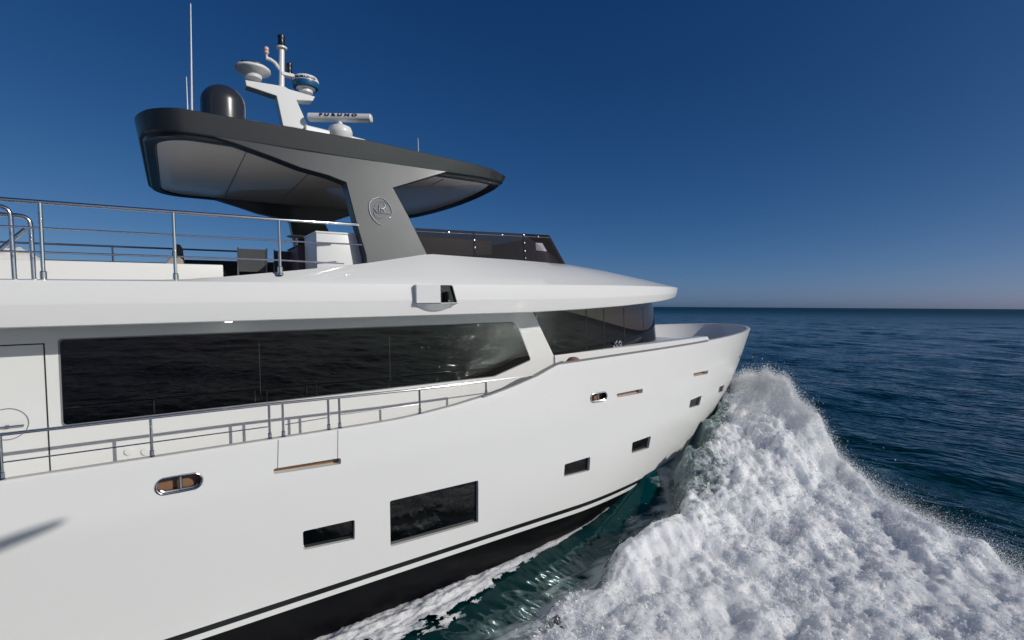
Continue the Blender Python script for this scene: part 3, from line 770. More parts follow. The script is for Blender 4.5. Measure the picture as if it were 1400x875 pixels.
# ------------------------------------------------------------------ mast and aerials on the hardtop
pl = MB(); 
pl.prism([(2.45,-.72,8.3),(3.72,-.62,8.3),(3.72,-.62,8.78),(2.45,-.72,8.84)], (0, 1.4, 0))
plinth = pl.build('mast_base', M['white2'], yacht, bevel=.03)
def a0(p, y=0.0): return at(*p, y=y)
col = [(387,172),(423,178),(397,127),(395,121.6),(431,131.5),(427.6,138),(405.5,137)]
mp_ = [(387,172),(424,178),(405.5,137),(427.6,138),(431,131.8),(395,121.6),(390,118.5),(383.6,117),(335,109),(336.5,117),(378,131)]
mo = MB().prism([a0(p, -.13) for p in mp_], (0, .26, 0))
mast = mo.build('mast', M['white2'], yacht, bevel=.015)
# a recessed darker flute on the aft side of the column
fl_ = [(379.5,134),(383,133),(392,171.5),(387,170.5)]
po = MB().tube([a0((385,120)), a0((385,66))], .055, 14).tube([a0((384.5,98)), a0((376,86)), a0((370,81.5)), a0((363.5,79))], .036, 10)
po.lathe(a0((385,65)), [(0,-.03),(.11,-.03),(.11,.0),(0,.0)], 20)
b_ = a0((397,103)); po.box((a0((388,101)).x-.05, -.07, b_.z-.045), (a0((401.5,103)).x, .07, b_.z+.015))
po.build('mast_pole', M['white2'], mast)
def light(c, r_, h_): return MB().lathe(c, [(0,0),(r_*.8,0),(r_*.8,h_*.12),(r_,h_*.16),(r_*.86,h_*.4),(r_*.86,h_*.6),(r_,h_*.8),(r_,h_*.95),(r_*.8,h_),(0,h_)], 20)
light(a0((385,64.5)), .074, .235).build('mast_light', M['blackp'], mast)
light(a0((395.5,101)), .066, .21).build('mast_light', M['blackp'], mast)
c = a0((364.5,78)); MB().lathe(c, [(0,0),(.028,0),(.022,.05),(.05,.075),(.05,.11),(.036,.125),(.048,.14),(.048,.185),(.03,.205),(0,.21)], 16).build('wind_sensor', M['pinkp'], mast)
def ftext(body, size, sx, depth=.004, ox=.015, sp=1.18):
    cu = bpy.data.curves.new('text', 'FONT'); cu.body = body; cu.size = size; cu.align_x = 'CENTER'; cu.align_y = 'CENTER'; cu.extrude = depth; cu.offset = ox; cu.space_character = sp
    o = bpy.data.objects.new('text', cu); COL.objects.link(o); bpy.context.view_layer.update()
    d = bpy.context.evaluated_depsgraph_get(); me = bpy.data.meshes.new_from_object(o.evaluated_get(d))
    vs = [Vector((v.co.x*sx, v.co.y, v.co.z)) for v in me.vertices]; fs = [tuple(p.vertices) for p in me.polygons]
    bpy.data.objects.remove(o, do_unlink=True); bpy.data.curves.remove(cu); bpy.data.meshes.remove(me); return vs, fs
# aft radome: flat wide dish-like dome
c = a0((345.5,97)); r_ = .335
rd = MB().lathe((c.x, 0, c.z), [(0,-.16),(.16,-.16),(.17,-.10),(.2,-.075),(r_*.93,-.03),(r_,.0),(r_*.985,.035),(r_*.9,.062),(r_*.6,.085),(0,.095)], 40).build('radome', M['white2'], mast)
def wrap(text, size, sx, cen, rad, ang, z, m, par):
    vs, fs = ftext(text, size, sx, .002, .004); o = MB()
    o.add([Vector((cen.x+(rad+.002+v.z)*math.cos(ang+v.x/rad), cen.y+(rad+.002+v.z)*math.sin(ang+v.x/rad), z+v.y)) for v in vs], fs)
    return o.build('lettering', m, par, smooth=False)
camdir = lambda c: math.atan2(CAMB.y-c.y, CAMB.x-c.x)
wrap('FURUNO', .05, 1.6, Vector((c.x, 0, 0)), r_*.97, camdir(c)-.1, c.z+.045, M['ink'], rd)
# forward radome: domed lid with a blue band
c = a0((418,121)); r_ = .27
rd = MB().lathe((c.x, 0, c.z), [(0,-.1),(.14,-.1),(.14,-.03),(.19,-.02),(.19,.0),(0,0)], 36).build('radome', M['white2'], mast)
MB().lathe((c.x, 0, c.z), [(0,0.002),(r_*.93,.002),(r_,.04),(r_*1.0,.105),(0,.105)], 36).build('blue_band', M['bluep'], rd)
MB().lathe((c.x, 0, c.z), [(0,.1055),(r_*1.005,.1055),(r_*.99,.16),(r_*.88,.215),(r_*.6,.25),(0,.262)], 36).build('lid', M['white2'], rd)
wrap('FURUNO', .06, 1.6, Vector((c.x, 0, 0)), r_*1.0, camdir(c)+.0, c.z+.14, M['ink'], rd)
# open array radar
gc = at(465, 176, y=-.6); gb = at(465, 184, y=-.6)
rs = MB().lathe((gc.x, -.6, gc.z-.22), [(0,0),(.20,0),(.25,.1),(.25,.16),(.22,.24),(.12,.29),(.06,.31),(.06,.38),(0,.38)], 28).build('radar_scanner', M['white2'], yacht)
l_ = at(421.5, 160.2, y=-.6); r2_ = at(508.5, 162.0, y=-.6)
# the bar is turned square to our line of sight
ctr = at(465, 161.3, y=-.6); dirb = Vector((_r2.x, _r2.y, 0)).normalized()
dirb = (dirb*1.0+Vector((.0, .0, 0))).normalized()
dist = (ctr-CAMB).length
half = .52
pA = at(421.5, 160.6, y=-.6); 
def at_line(px, py):
    # point of the vertical plane through ctr that contains dirb
    nrm = Vector((-dirb.y, dirb.x, 0)); d = ray(px, py); return CAMB+d*((ctr-CAMB).dot(nrm)/d.dot(nrm))
e0, e1 = at_line(421.8, 160.4), at_line(508.2, 161.8)
ax = (e1-e0); nrm = Vector((-ax.y, ax.x, 0)).normalized()
if nrm.dot(CAMB-ctr) < 0: nrm = -nrm
rows = []
hgt = .088
prof = [(.06*math.cos(a)*1.15, hgt*math.sin(a)*(1 if abs(math.sin(a)) < .95 else .97)) for a in [2*math.pi*k/20 for k in range(20)]]
for t, s in ((0,.8),(.015,1),(.985,1),(1,.8)):
    c = e0+ax*t; rows.append([c+nrm*(math.copysign(abs(pu)**.8, pu)*s*1.0)*.9+Vector((0,0,pv*s)) for pu, pv in prof])
bar = MB().loft(rows, 0, True, True, True).build('antenna_bar', M['white2'], rs)
vs, fs = ftext('FURUNO', .078, 1.75, .003, .005, 1.7); tx = MB()
tdir = ax.normalized(); mid = e0+ax*.493
zoff = .026
up_ = Vector((0,0,1))
def bar_surf(v):   # wrap on the bar's front
    pv = max(-1, min(1, (v.y+zoff)/hgt)); pu = .069*math.sqrt(max(0, 1-pv*pv)); pu = math.copysign(abs(pu)**.8, 1)*.9
    return pu
tx.add([mid+tdir*v.x+up_*(v.y+zoff)+nrm*(bar_surf(v)+.004+v.z) for v in vs], fs)
tx.build('lettering', M['ink'], bar, smooth=False)
# satellite dome
c = at(305.5, 150, y=-1.4); rad = .345
top = at(305.5, 118, y=-1.4).z
prof = [(0, 8.05), (rad*.96, 8.05), (rad, 8.25), (rad, top-rad*.93)]+[(rad*math.cos(a), top-rad*.93+rad*.93*math.sin(a)) for a in [math.pi/2*k/12 for k in range(1, 13)]]
prof = [(r_, z-8.05) for r_, z in prof]
MB().lathe((c.x, -1.4, 8.05), prof, 48).build('satellite_dome', M['domegrey'], yacht)
# whip aerials
for (pa, pb, y, r_) in (((261.8,150),(260.6,5),-1.8,.016), ((256.5,150),(254.8,105),-1.8,.012), ((572.2,209),(571.5,189),-1.9,.012)):
    a, b_ = at(*pa, y=y), at(*pb, y=y); a.z -= .25
    MB().tube([a, a.lerp(b_, .35), b_], [r_, r_*.8, r_*.45], 8).build('whip_antenna', M['white2'], yacht)

# ------------------------------------------------------------------ railings
def rail_between(pts, r_, name, m, par): return MB().tube(pts, r_, 10).build(name, m, par)
RY = -3.3
top = [(-9, RY, 6.487)]+[(x, RY, 6.487) for x in (-4, -1.15, .17, 1.48)]+[at(490, 307, y=-3.05)]
uprail = MB().tube(top, .024, 12).build('upper_railing', M['steel'], yacht)
zt2 = at(60, 312, y=RY).z; zt3 = at(60, 345, y=RY).z
e2 = at(493, 335, y=-2.95); e3 = at(470, 360.5, y=-3.05)
MB().tube([(-9, RY, zt2), (1.48, RY, zt2), (e2.x, -3.0, e2.z)], .012, 8).build('middle_rail', M['steel'], uprail)
MB().tube([(-9, RY, zt3), (1.48, RY, zt3), (e3.x, e3.y, e3.z)], .012, 8).build('lower_rail', M['steel'], uprail)
for x in (-6.4, -5.1, -3.8, -2.47, -1.155, .167, 1.475):
    zb = 5.53 if x < .5 else 5.66
    MB().tube([(x, RY, zb), (x, RY, 6.48)], .022, 10).lathe((x, RY, zb), [(0,0),(.05,0),(.05,.02),(.034,.03),(.034,.12),(.024,.13),(0,.13)], 14).build('rail_post', M['steel'], uprail)
# port side rail seen across the deck
prl = MB().tube([(-9, 3.1, 6.57), (2.2, 3.1, 6.57)], .022, 10).build('port_railing', M['steeld'], yacht)
MB().tube([(-9, 3.1, 6.22), (2.2, 3.1, 6.22)], .012, 8).build('lower_rail', M['steeld'], prl)
for x in (-6.5, -3.7, -.97, 1.75): MB().tube([(x, 3.1, 5.5), (x, 3.1, 6.57)], .018, 8).build('rail_post', M['steeld'], prl)
# stair handrails: two hoops and a sloping bar
def arc(pts, r_=.12, n=6):
    out = [Vector(pts[0])]
    for p0, p, p1 in zip(pts[:-2], pts[1:-1], pts[2:]):
        p0, p, p1 = Vector(p0), Vector(p), Vector(p1); a = p+(p0-p).normalized()*r_; b_ = p+(p1-p).normalized()*r_
        for k in range(n+1): t = k/n; out.append((1-t)**2*a+2*t*(1-t)*p+t*t*b_)
    out.append(Vector(pts[-1])); return out
for (ptop, pbot, y) in (((13.5,282.5),(17.6,379.5),-2.9), ((41,295.5),(45,379.5),-2.75)):
    a, b_ = at(*ptop, y=y), at(*pbot, y=y)
    MB().tube(arc([(a.x-1.1, y, 5.35), (a.x-1.1, y, a.z), (a.x, y, a.z), (a.x+.01, y, 5.35)]), .026, 12).build('stair_handrail', M['steel'], yacht)
a, b_ = at(35, 313, y=-2.6), at(0, 341, y=-2.6)
MB().tube([a, b_, b_+(b_-a)*1.2], .026, 10).build('stair_handrail', M['steel'], yacht)
# side deck rail on the bulwark
SY = -3.38
zr = 3.742
sp = [(-9, SY, zr+.01), (-1.6, SY, zr+.01), (1.3, SY, zr-.005), (3.64, SY, at(574,532,y=SY).z), (at(664.5,521,y=SY).x, SY, at(664.5,521,y=SY).z), (at(735,513.5,y=SY).x, SY, at(735,512.5,y=SY).z)]
sr = MB().tube(sp[:5], .021, 12).build('side_railing', M['steel'], yacht)
MB().tube([Vector(sp[4]), Vector(sp[5])], .010, 8).build('end_wire', M['steel'], sr)
zl = at(300, 612, y=SY)
mids_ = [(-9, SY, 3.455), (1.24, SY, 3.455)]
MB().tube([(-9, SY, at(10,626,y=SY).z), (at(366,583.5,y=SY).x, SY, at(366,583.5,y=SY).z)], .009, 8).build('middle_rail', M['steel'], sr)
MB().tube([at(390,580.5,y=SY), at(447,571,y=SY)], .008, 8).build('middle_rail', M['steel'], sr)
MB().tube([at(466,567,y=SY), at(573,552.5,y=SY)], .008, 8).build('middle_rail', M['steel'], sr)
for px, py, pt in ((3,655,592),(208,626,572),(369,599,553.5),(387.5,597,551),(449.5,587,545),(464.5,585,543.5),(574,566,532),(664.5,540,521.5)):
    p = at(px, py, y=SY); q = at(px, pt, y=SY); zb = zsheer(p.x)-.01
    MB().tube([(p.x, SY, zb), (p.x, SY, q.z)], .019, 10).lathe((p.x, SY, zb), [(0,0),(.04,0),(.04,.015),(.027,.03),(.027,.09),(.02,.1),(0,.1)], 12).build('rail_post', M['steel'], sr)
for x in (-3.05, -4.5, -6, -7.5):
    MB().tube([(x, SY, 3.2), (x, SY, zr)], .019, 10).build('rail_post', M['steel'], sr)
# mooring fittings on the foredeck coaming
c = at(845, 483, y=-2.55); zc = zc_(c.x)
cl = MB().box((c.x-.22, -2.60, zc), (c.x+.22, -2.42, zc+.02), bev=.006)
for s in (-1, 1): cl.tube([(c.x+s*.06-.07, -2.5, zc), (c.x+s*.06+.07, -2.5, zc+.15)], .022, 10).tube([(c.x+s*.06+.07, -2.54, zc), (c.x+s*.06-.07, -2.54, zc+.13)], .02, 10)
cl.tube([(c.x+.16, -2.5, zc), (c.x+.16, -2.5, zc+.14)], .026, 10)
cl.build('mooring_bitts', M['steel'], yacht)
# rounded capstan with brown cover behind the bulwark
c = at(784, 492, y=-2.95)
MB().lathe((c.x, -2.95, deckz(c.x)), [(0,0),(.20,0),(.20,c.z-deckz(c.x)-.1),(.17,c.z-deckz(c.x)-.02),(.10,c.z-deckz(c.x)+.05),(.05,c.z-deckz(c.x)+.065),(0,c.z-deckz(c.x)+.07)], 40).build('capstan', M['brown'], yacht)

# ------------------------------------------------------------------ furniture on the flybridge (things of their own)
def thing(name, loc, label, cat, group=None, rz=0):
    o = bpy.data.objects.new(name, None); COL.objects.link(o)
    o.matrix_world = MB_W @ Matrix.Translation(Vector(loc)) @ Matrix.Rotation(rz, 4, 'Z')
    return tag(o, label, cat, group)
ZD = 5.30
# white side locker along the bulwark is part of the yacht
b1 = at(305, 362, y=-1.25)
MB().box((-9, -1.25, ZD), (b1.x, -.5, b1.z), bev=.02).build('side_locker', M['white'], yacht)
# bar cabinet
k1, k2 = at(432, 315.5, y=-2.5), at(500, 319, y=-2.5)
t = thing('bar_cabinet', ((k1.x+k2.x)/2, -2.05, ZD), 'tall white bar cabinet on the flybridge beside the grey support arch', 'cabinet')
w = (k2.x-k1.x)/2; hh = k1.z-ZD
MB().box((-w, -.45, 0), (w, .45, hh-.035), bev=.012).build('carcass', M['white2'], t)
MB().box((-w-.012, -.46, hh-.035), (w+.012, .46, hh), bev=.008).build('countertop', M['white'], t)
# dining chairs
def chair(loc, label, rz, grp='mesh backed chairs on the flybridge'):
    t = thing('deck_chair', loc, label, 'chair', grp, rz)
    MB().box((-.24, -.22, .42), (.24, .24, .47), bev=.015).build('seat', M['mesh'], t)
    MB().prism([(-.23, -.25, .55), (.23, -.25, .55), (.225, -.31, .97), (-.225, -.31, .97)], (0, .025, 0)).build('backrest', M['mesh'], t, smooth=False)
    for sx in (-.24, .24):
        for y0, y1, zt in ((-.23, -.32, .99), (.22, .22, .44)):
            MB().tube([(sx, y0+.02, 0), (sx, y0, .45), (sx, y1, zt)] if zt > .5 else [(sx, y0, 0), (sx, y0, zt)], .014, 8).build('leg', M['steeld'], t)
    MB().tube([(-.24, -.23, .30), (.24, -.23, .30)], .011, 8).build('stretcher', M['steeld'], t)
    return t
p = at(344.5, 341, y=-.9); chair((p.x, -.65, p.z-.97), 'grey mesh chair seen square from behind, next to the sunlit white locker', R(0))
p = at(392, 344, y=-.5); chair((p.x, -.25, p.z-.97), 'grey mesh chair half hidden by the brown end of the bar', R(0))
# dining table
p = at(330, 350, y=.4)
t = thing('dining_table', (1.9, .6, ZD), 'dark low dining table behind the mesh chairs', 'table')
MB().box((-1.0, -.4, .52), (1.0, .4, .57), bev=.01).build('tabletop', M['dark'], t)
MB().lathe((0, 0, 0), [(0,0),(.28,0),(.26,.03),(.06,.05),(.05,.5),(.15,.52),(0,.52)], 20).build('pedestal', M['steeld'], t)
# sofa
a, b_ = at(255, 352, y=1.6), at(330, 349, y=1.6)
t = thing('sofa', (1.2, 1.9, ZD), 'long dark upholstered sofa along the far side of the flybridge', 'sofa')
MB().box((-.85, -.4, 0), (2.2, .45, .40), bev=.04).build('seat', M['dark'], t)
MB().box((-.85, .3, .40), (2.2, .5, a.z-ZD), bev=.05).build('backrest', M['dark'], t)
# high back seat and sand cushion
h1, h2 = at(236, 334, y=.2), at(250, 360, y=.2)
t = thing('lounge_seat', ((h1.x+h2.x)/2, .4, ZD), 'dark rounded high backed seat behind the second railing post', 'seat')
hz = h1.z-ZD
MB().prism([(-.11, -.3, .3), (.13, -.3, .3), (.085, -.3, hz-.09), (.045, -.3, hz-.01), (-.01, -.3, hz), (-.065, -.3, hz-.04), (-.09, -.3, hz-.15)], (0, .6, 0)).build('backrest', M['mesh'], t, bevel=.02)
MB().box((-.1, -.32, 0), (.7, .34, .38), bev=.04).build('seat', M['dark'], t)
c1 = at(228, 356, y=-.3)
t = thing('cushion', (c1.x, -.3, ZD), 'sand coloured wedge cushion lying beside the rounded dark seat', 'cushion')
hz = at(235, 353, y=-.3).z-ZD
MB().prism([(-.32, -.25, .2), (.25, -.25, .2), (.25, -.25, hz-.04), (.18, -.25, hz+.02), (.05, -.25, hz)], (0, .5, 0)).build('pad', M['sand'], t, bevel=.03)
# bar stool / lamp beside the cabinet
q = at(408, 321, y=-.6)
t = thing('pedestal_table', (q.x, -.4, ZD), 'small round topped pedestal table between the bar and the far support arch', 'table')
hz = q.z-ZD
MB().lathe((0, 0, hz-.03), [(0,0),(.17,0),(.19,.015),(.17,.03),(0,.03)], 24).build('tabletop', M['cream'], t)
MB().lathe((0, 0, 0), [(0,0),(.2,0),(.2,.015),(.03,.03),(.03,hz-.03),(0,hz-.03)], 14).build('pedestal', M['steeld'], t)
p1, p2 = at(405, 337, y=-1.3), at(432, 370, y=-1.3)
t = thing('bar_end_panel', (p1.x+.12, -1.0, ZD), 'brown end panel standing against the shaded side of the white bar cabinet', 'cabinet')
MB().box((-.10, -.3, 0), (.10, .6, p1.z-ZD), bev=.01).build('panel', M['console'], t)
MB().box((-.12, -.32, p1.z-ZD), (.12, .62, p1.z-ZD+.025), bev=.008).build('top', M['console'], t)
# crumpled towel on the locker far aft
cs = at(10, 342, y=-.9)
t = thing('towel', (cs.x-.05, -.88, b1.z), 'crumpled white towel heaped on the locker behind the stair handrails', 'towel')
gx, gy = np.meshgrid(np.linspace(-1, 1, 40), np.linspace(-1, 1, 30))
hz = (1-np.maximum(np.abs(gx)**4, np.abs(gy)**4))*.17+.06*fbm(gx*2.2, gy*2.2, 4, 9)*(1-np.maximum(np.abs(gx), np.abs(gy))**3); hz = np.maximum(hz, .0)+.004
V = np.stack([gx*.42, gy*.3, hz], -1).reshape(-1, 3); nx_ = 40
Q = np.array([(i*nx_+j, i*nx_+j+1, (i+1)*nx_+j+1, (i+1)*nx_+j) for i in range(29) for j in range(39)])
o = grid_mesh('fabric', V, Q, M['cloth']); o.parent = t

# ------------------------------------------------------------------ bow wave: heaped foam, lacy sheet and spray
def foam_mat():
    m, t, b = new_mat('sea_foam')
    g = t.nodes.new('ShaderNodeNewGeometry')
    at_ = t.nodes.new('ShaderNodeAttribute'); at_.attribute_name = 'thin'
    n = t.nodes.new('ShaderNodeTexNoise'); n.inputs['Scale'].default_value = 5.5; n.inputs['Detail'].default_value = 8; n.inputs['Roughness'].default_value = .68
    t.links.new(g.outputs['Position'], n.inputs[0])
    n2 = t.nodes.new('ShaderNodeTexNoise'); n2.inputs['Scale'].default_value = 22; n2.inputs['Detail'].default_value = 6; n2.inputs['Roughness'].default_value = .7
    t.links.new(g.outputs['Position'], n2.inputs[0])
    ad = t.nodes.new('ShaderNodeMath'); ad.operation = 'MULTIPLY_ADD'; ad.inputs[1].default_value = 1.15; ad.inputs[2].default_value = -0.62
    t.links.new(n.outputs['Fac'], ad.inputs[0])
    a2 = t.nodes.new('ShaderNodeMath'); a2.operation = 'ADD'; t.links.new(ad.outputs[0], a2.inputs[0]); t.links.new(at_.outputs['Fac'], a2.inputs[1])
    mr = t.nodes.new('ShaderNodeMapRange'); mr.interpolation_type = 'SMOOTHSTEP'; mr.inputs['From Min'].default_value = .28; mr.inputs['From Max'].default_value = .72
    t.links.new(a2.outputs[0], mr.inputs['Value'])
    mx = t.nodes.new('ShaderNodeMix'); mx.data_type = 'RGBA'; mx.inputs[6].default_value = (0.93, 0.94, 0.945, 1); mx.inputs[7].default_value = (0.17, 0.235, 0.23, 1)
    t.links.new(mr.outputs[0], mx.inputs[0]); t.links.new(mx.outputs[2], b.inputs['Base Color'])
    r_ = t.nodes.new('ShaderNodeMapRange'); r_.inputs['To Min'].default_value = .75; r_.inputs['To Max'].default_value = .2
    t.links.new(mr.outputs[0], r_.inputs['Value']); t.links.new(r_.outputs[0], b.inputs['Roughness'])
    b1 = t.nodes.new('ShaderNodeBump'); b1.inputs['Strength'].default_value = .6; b1.inputs['Distance'].default_value = .05
    b2 = t.nodes.new('ShaderNodeBump'); b2.inputs['Strength'].default_value = .8; b2.inputs['Distance'].default_value = .02
    t.links.new(n.outputs['Fac'], b1.inputs['Height']); t.links.new(n2.outputs['Fac'], b2.inputs['Height'])
    t.links.new(b1.outputs[0], b2.inputs['Normal']); t.links.new(b2.outputs[0], b.inputs['Normal'])
    b.inputs['Subsurface Weight'].default_value = .9; b.inputs['Subsurface Radius'].default_value = (.8, .9, 1.0); b.inputs['Subsurface Scale'].default_value = .2
    return m
M['foam'] = foam_mat()
def drop_mat():
    m, t, b = new_mat('spray_drops'); t.nodes.remove(b)
    a = t.nodes.new('ShaderNodeBsdfDiffuse'); a.inputs[0].default_value = (.95, .955, .96, 1)
    c = t.nodes.new('ShaderNodeBsdfTranslucent'); c.inputs[0].default_value = (.95, .955, .96, 1)
    x = t.nodes.new('ShaderNodeMixShader'); x.inputs[0].default_value = .5
    t.links.new(a.outputs[0], x.inputs[1]); t.links.new(c.outputs[0], x.inputs[2]); t.links.new(x.outputs[0], t.nodes['Material Output'].inputs[0]); return m
M['drop'] = drop_mat()
# inner edge of the wash, seen from the yacht outwards
IE = [wat(*p, z) for p, z in (((985,545),1.75),((955,590),1.2),((935,638),.8),((912,690),.45),((874,735),.25),((826,775),.12),((776,815),.05),((720,860),0),((662,905),0),((572,980),0))]
IEx = np.array([16.9]+[p.x for p in IE]+[-6]); IEy = np.array([-.35]+[p.y for p in IE]+[-11.5])
_o = np.argsort(IEx); IEx, IEy = IEx[_o], IEy[_o]
FY = np.array([-.2,-1.0,-1.8,-2.6,-3.5,-4.8,-5.7,-7,-9,-12,-16,-22])*-1
FX = np.array([17.1,17.0,16.8,16.5,16.0,15.15,14.65,14.05,13.3,12.0,10.5,8.8])
FH = np.array([1.3,2.3,2.85,3.0,2.9,2.15,1.28,.78,.44,.36,.3,.26])
def wash(X, Y):
    """height of the foam above the sea datum and a coverage mask"""
    wx = X+.35*fbm(X*.6, Y*.6, 3, 5); wy_ = Y+.35*fbm(X*.6+9, Y*.6, 3, 6)
    yy = -wy_
    xf = np.interp(yy, FY, FX); H = np.interp(yy, FY, FH)
    u = xf-wx
    tall = np.clip((H-.4)/1.5, 0, 1)
    rise = sstep(u, -.55, .30)
    L = 1.3+3.8*tall
    prof = rise*((H-.34)*np.exp(-np.clip(u-.25, 0, None)/L)+.34*np.exp(-np.clip(u-2, 0, None)/9))
    din = np.interp(wx, IEx, IEy)-wy_                       # >0 on the foam side
    edge = sstep(din, -.15, .6+1.5*(1-tall))
    lump = .5+.5*np.clip(prof, 0, 1.2)
    nz = .15*fbm(X*.7, Y*.7, 2, 11, billow=True)+.105*fbm(X*1.9, Y*1.9, 3, 15, .5)+.020*fbm(X*7, Y*7, 3, 19, .6)
    fine = .045*fbm(X*4.2, Y*4.2, 4, 23, .62)+.05*fbm(yy*3.0, u*.6, 3, 27, .6)*(.3+tall)
    h = prof*edge+(nz+fine)*lump*edge*rise
    return h, edge*rise, u, din, H
nx_, ny_ = 660, 560
gx, gy = np.meshgrid(np.linspace(-3, 17.9, nx_), np.linspace(-19, -.1, ny_))
h, cov, u, din, H = wash(gx, gy)
base = waves(gx, gy, np.full_like(gx, .04))*.4+hull_rise(gx, gy)*.75
Z = base+h+.012-.05*(1-cov)*0
hbw = np.interp(gx, HBX, HBY, right=0)
lace = fbm(gx*1.5, gy*1.5, 5, 71, .6)
lacy = (cov+.40*lace*(cov < .8) > .30) & (cov > .16)
keep = (cov > .01) & lacy & (-gy > np.minimum(hbw-.25, 3.0))
V = np.stack([gx, gy, Z], -1).reshape(-1, 3)
ii, jj = np.meshgrid(np.arange(ny_-1), np.arange(nx_-1), indexing='ij')
kf = keep[:-1, :-1] & keep[1:, :-1] & keep[:-1, 1:] & keep[1:, 1:]
a = (ii*nx_+jj)[kf]; Q = np.stack([a, a+1, a+nx_+1, a+nx_], -1)
used = np.unique(Q); remap = np.zeros(len(V), int); remap[used] = np.arange(len(used)); 
thin = np.clip(1-cov, 0, 1)*.55+.30*np.exp(-np.clip(din, 0, None)/.9) + .50*np.exp(-((din-.6)/.85)**2)*sstep(gx, 8.5, 11.0) + .12*np.exp(-np.clip(din, 0, None)/1.3)
rid = 1-np.abs(fbm(gx*1.3, gy*1.3, 4, 33, .55))*2.2
thin = thin+.20*np.clip(fbm(gx*.5, gy*.5, 3, 31), -1, 1)+.30*np.clip(rid, 0, 1)*sstep(fbm(gx*.35, gy*.35, 2, 35), -.15, .5)-.06
bw = grid_mesh('bow_wave', V[used], remap[Q], M['foam'])
at_ = bw.data.attributes.new('thin', 'FLOAT', 'POINT'); at_.data.foreach_set('value', thin.reshape(-1)[used].astype(np.float32))
tag(bw, 'heaped white bow wave of churned foam rolling away from the hull', kind='stuff')

# thin froth drawn out over the water beside the wash
co = np.empty(len(sea.data.vertices)*3, np.float32); sea.data.vertices.foreach_get('co', co); co = co.reshape(-1, 3).astype(float)
sel = (co[:, 0] > -8) & (co[:, 0] < 19) & (co[:, 1] > -22) & (co[:, 1] < 0)
_, _, su, sd, sH = wash(co[sel, 0], co[sel, 1])
fr_ = np.where(sd > 0, np.exp(-np.clip(-su-.2, 0, None)/.55), np.exp(-np.clip(-sd, 0, None)/.60)*(su > -1.0)*np.exp(-np.clip(-su, 0, None)/.4))
froth = np.zeros(len(co), np.float32); froth[sel] = fr_
sea.data.attributes.new('froth', 'FLOAT', 'POINT').data.foreach_set('value', froth)
# thin band of broken water along the hull
nx_, ny_ = 520, 110
gx, gv = np.meshgrid(np.linspace(-6, 9.0, nx_), np.linspace(0, 1, ny_))
wid = np.interp(gx, [-6, 0, 1.5, 3.0, 4.2, 5.2, 6.2, 7.4, 9.0], [1.5, 1.3, 1.15, 1.0, .8, .5, .28, .12, .05])
wid = wid*(1+.35*fbm(gx*.9, gx*0+3.3, 4, 51))
gy = -(np.interp(gx, HBX, HBY)-.25)-gv*(wid+.25)
pr = np.sin(np.pi*np.clip(gv, 0, 1))**.6
lum = .06*fbm(gx*1.1, gy*4.5, 4, 55, .6)+.03*fbm(gx*5, gy*11, 4, 57, .6)
Z = hull_rise(gx, gy)+pr*(.09+lum)*np.clip(wid*1.2, .2, 1)-.05*(1-pr)-.10*(gv > .985)
V = np.stack([gx, gy, Z], -1).reshape(-1, 3)
ii, jj = np.meshgrid(np.arange(ny_-1), np.arange(nx_-1), indexing='ij'); lk = ((gv < .70) | (gv < .85+.5*fbm(gx*1.7, gy*3.5, 5, 63, .6)))[:-1, :-1]
a = (ii*nx_+jj)[lk]; Q = np.stack([a+nx_, a+nx_+1, a+1, a], -1)
hw_ = grid_mesh('hull_wash', V, Q, M['foam'])
th = .10+.55*np.clip(gv-.62, 0, 1)*2.5+.36*fbm(gx*1.0, gy*4, 5, 61, .6)+.15*sstep(gx, 5, 9)
at_ = hw_.data.attributes.new('thin', 'FLOAT', 'POINT'); at_.data.foreach_set('value', th.reshape(-1).astype(np.float32))
tag(hw_, 'thin strip of broken white water running along the black bottom of the hull', kind='stuff')

# flying drops: small tetrahedra thrown up from the crest and the leading edge
def drops(name, P, rad, label):
    n = len(P); base4 = np.array([(1,1,1),(1,-1,-1),(-1,1,-1),(-1,-1,1)], float)/1.3
    q = RNG.normal(size=(n, 4)); q /= np.linalg.norm(q, axis=1)[:, None]; w_, x_, y_, z_ = q.T
    Rm = np.stack([np.stack([1-2*(y_*y_+z_*z_), 2*(x_*y_-z_*w_), 2*(x_*z_+y_*w_)], -1), np.stack([2*(x_*y_+z_*w_), 1-2*(x_*x_+z_*z_), 2*(y_*z_-x_*w_)], -1), np.stack([2*(x_*z_-y_*w_), 2*(y_*z_+x_*w_), 1-2*(x_*x_+y_*y_)], -1)], 1)
    Vv = P[:, None, :]+np.einsum('nij,kj->nki', Rm, base4)*rad[:, None, None]
    T_ = np.array([(0,1,2),(0,3,1),(0,2,3),(1,3,2)])
    F_ = (np.arange(n)[:, None, None]*4+T_[None]).reshape(-1, 3)
    o = grid_mesh(name, Vv.reshape(-1, 3), F_, M['drop']); o.data.shade_flat(); return tag(o, label, kind='stuff')
N = 230000
yy = RNG.uniform(.2, 9.5, N*3); uu = RNG.normal(.05, .55, N*3)
Hh = np.interp(yy, FY, FH); wgt = np.clip(Hh/2.9, .05, 1)**1.3; k = RNG.uniform(size=N*3) < wgt
yy, uu = yy[k][:N], uu[k][:N]
X = np.interp(yy, FY, FX)-uu; Y = -yy
hh, cv, _, dn, HH = wash(X, Y)
H_ = np.interp(yy, FY, FH); front = np.clip(-uu, 0, 2)
lift = RNG.exponential(.055, len(yy))*np.clip(H_/1.2, .4, 1.6)
env = H_*np.exp(-np.clip(.25-uu, 0, 3)/.42)*RNG.uniform(0, 1, len(yy))**.8
zz = np.where(uu < .25, np.maximum(np.maximum(hh, 0)*RNG.uniform(.7, 1, len(yy)), env), hh)+lift
ok = (dn > -.25) & (zz > .02)
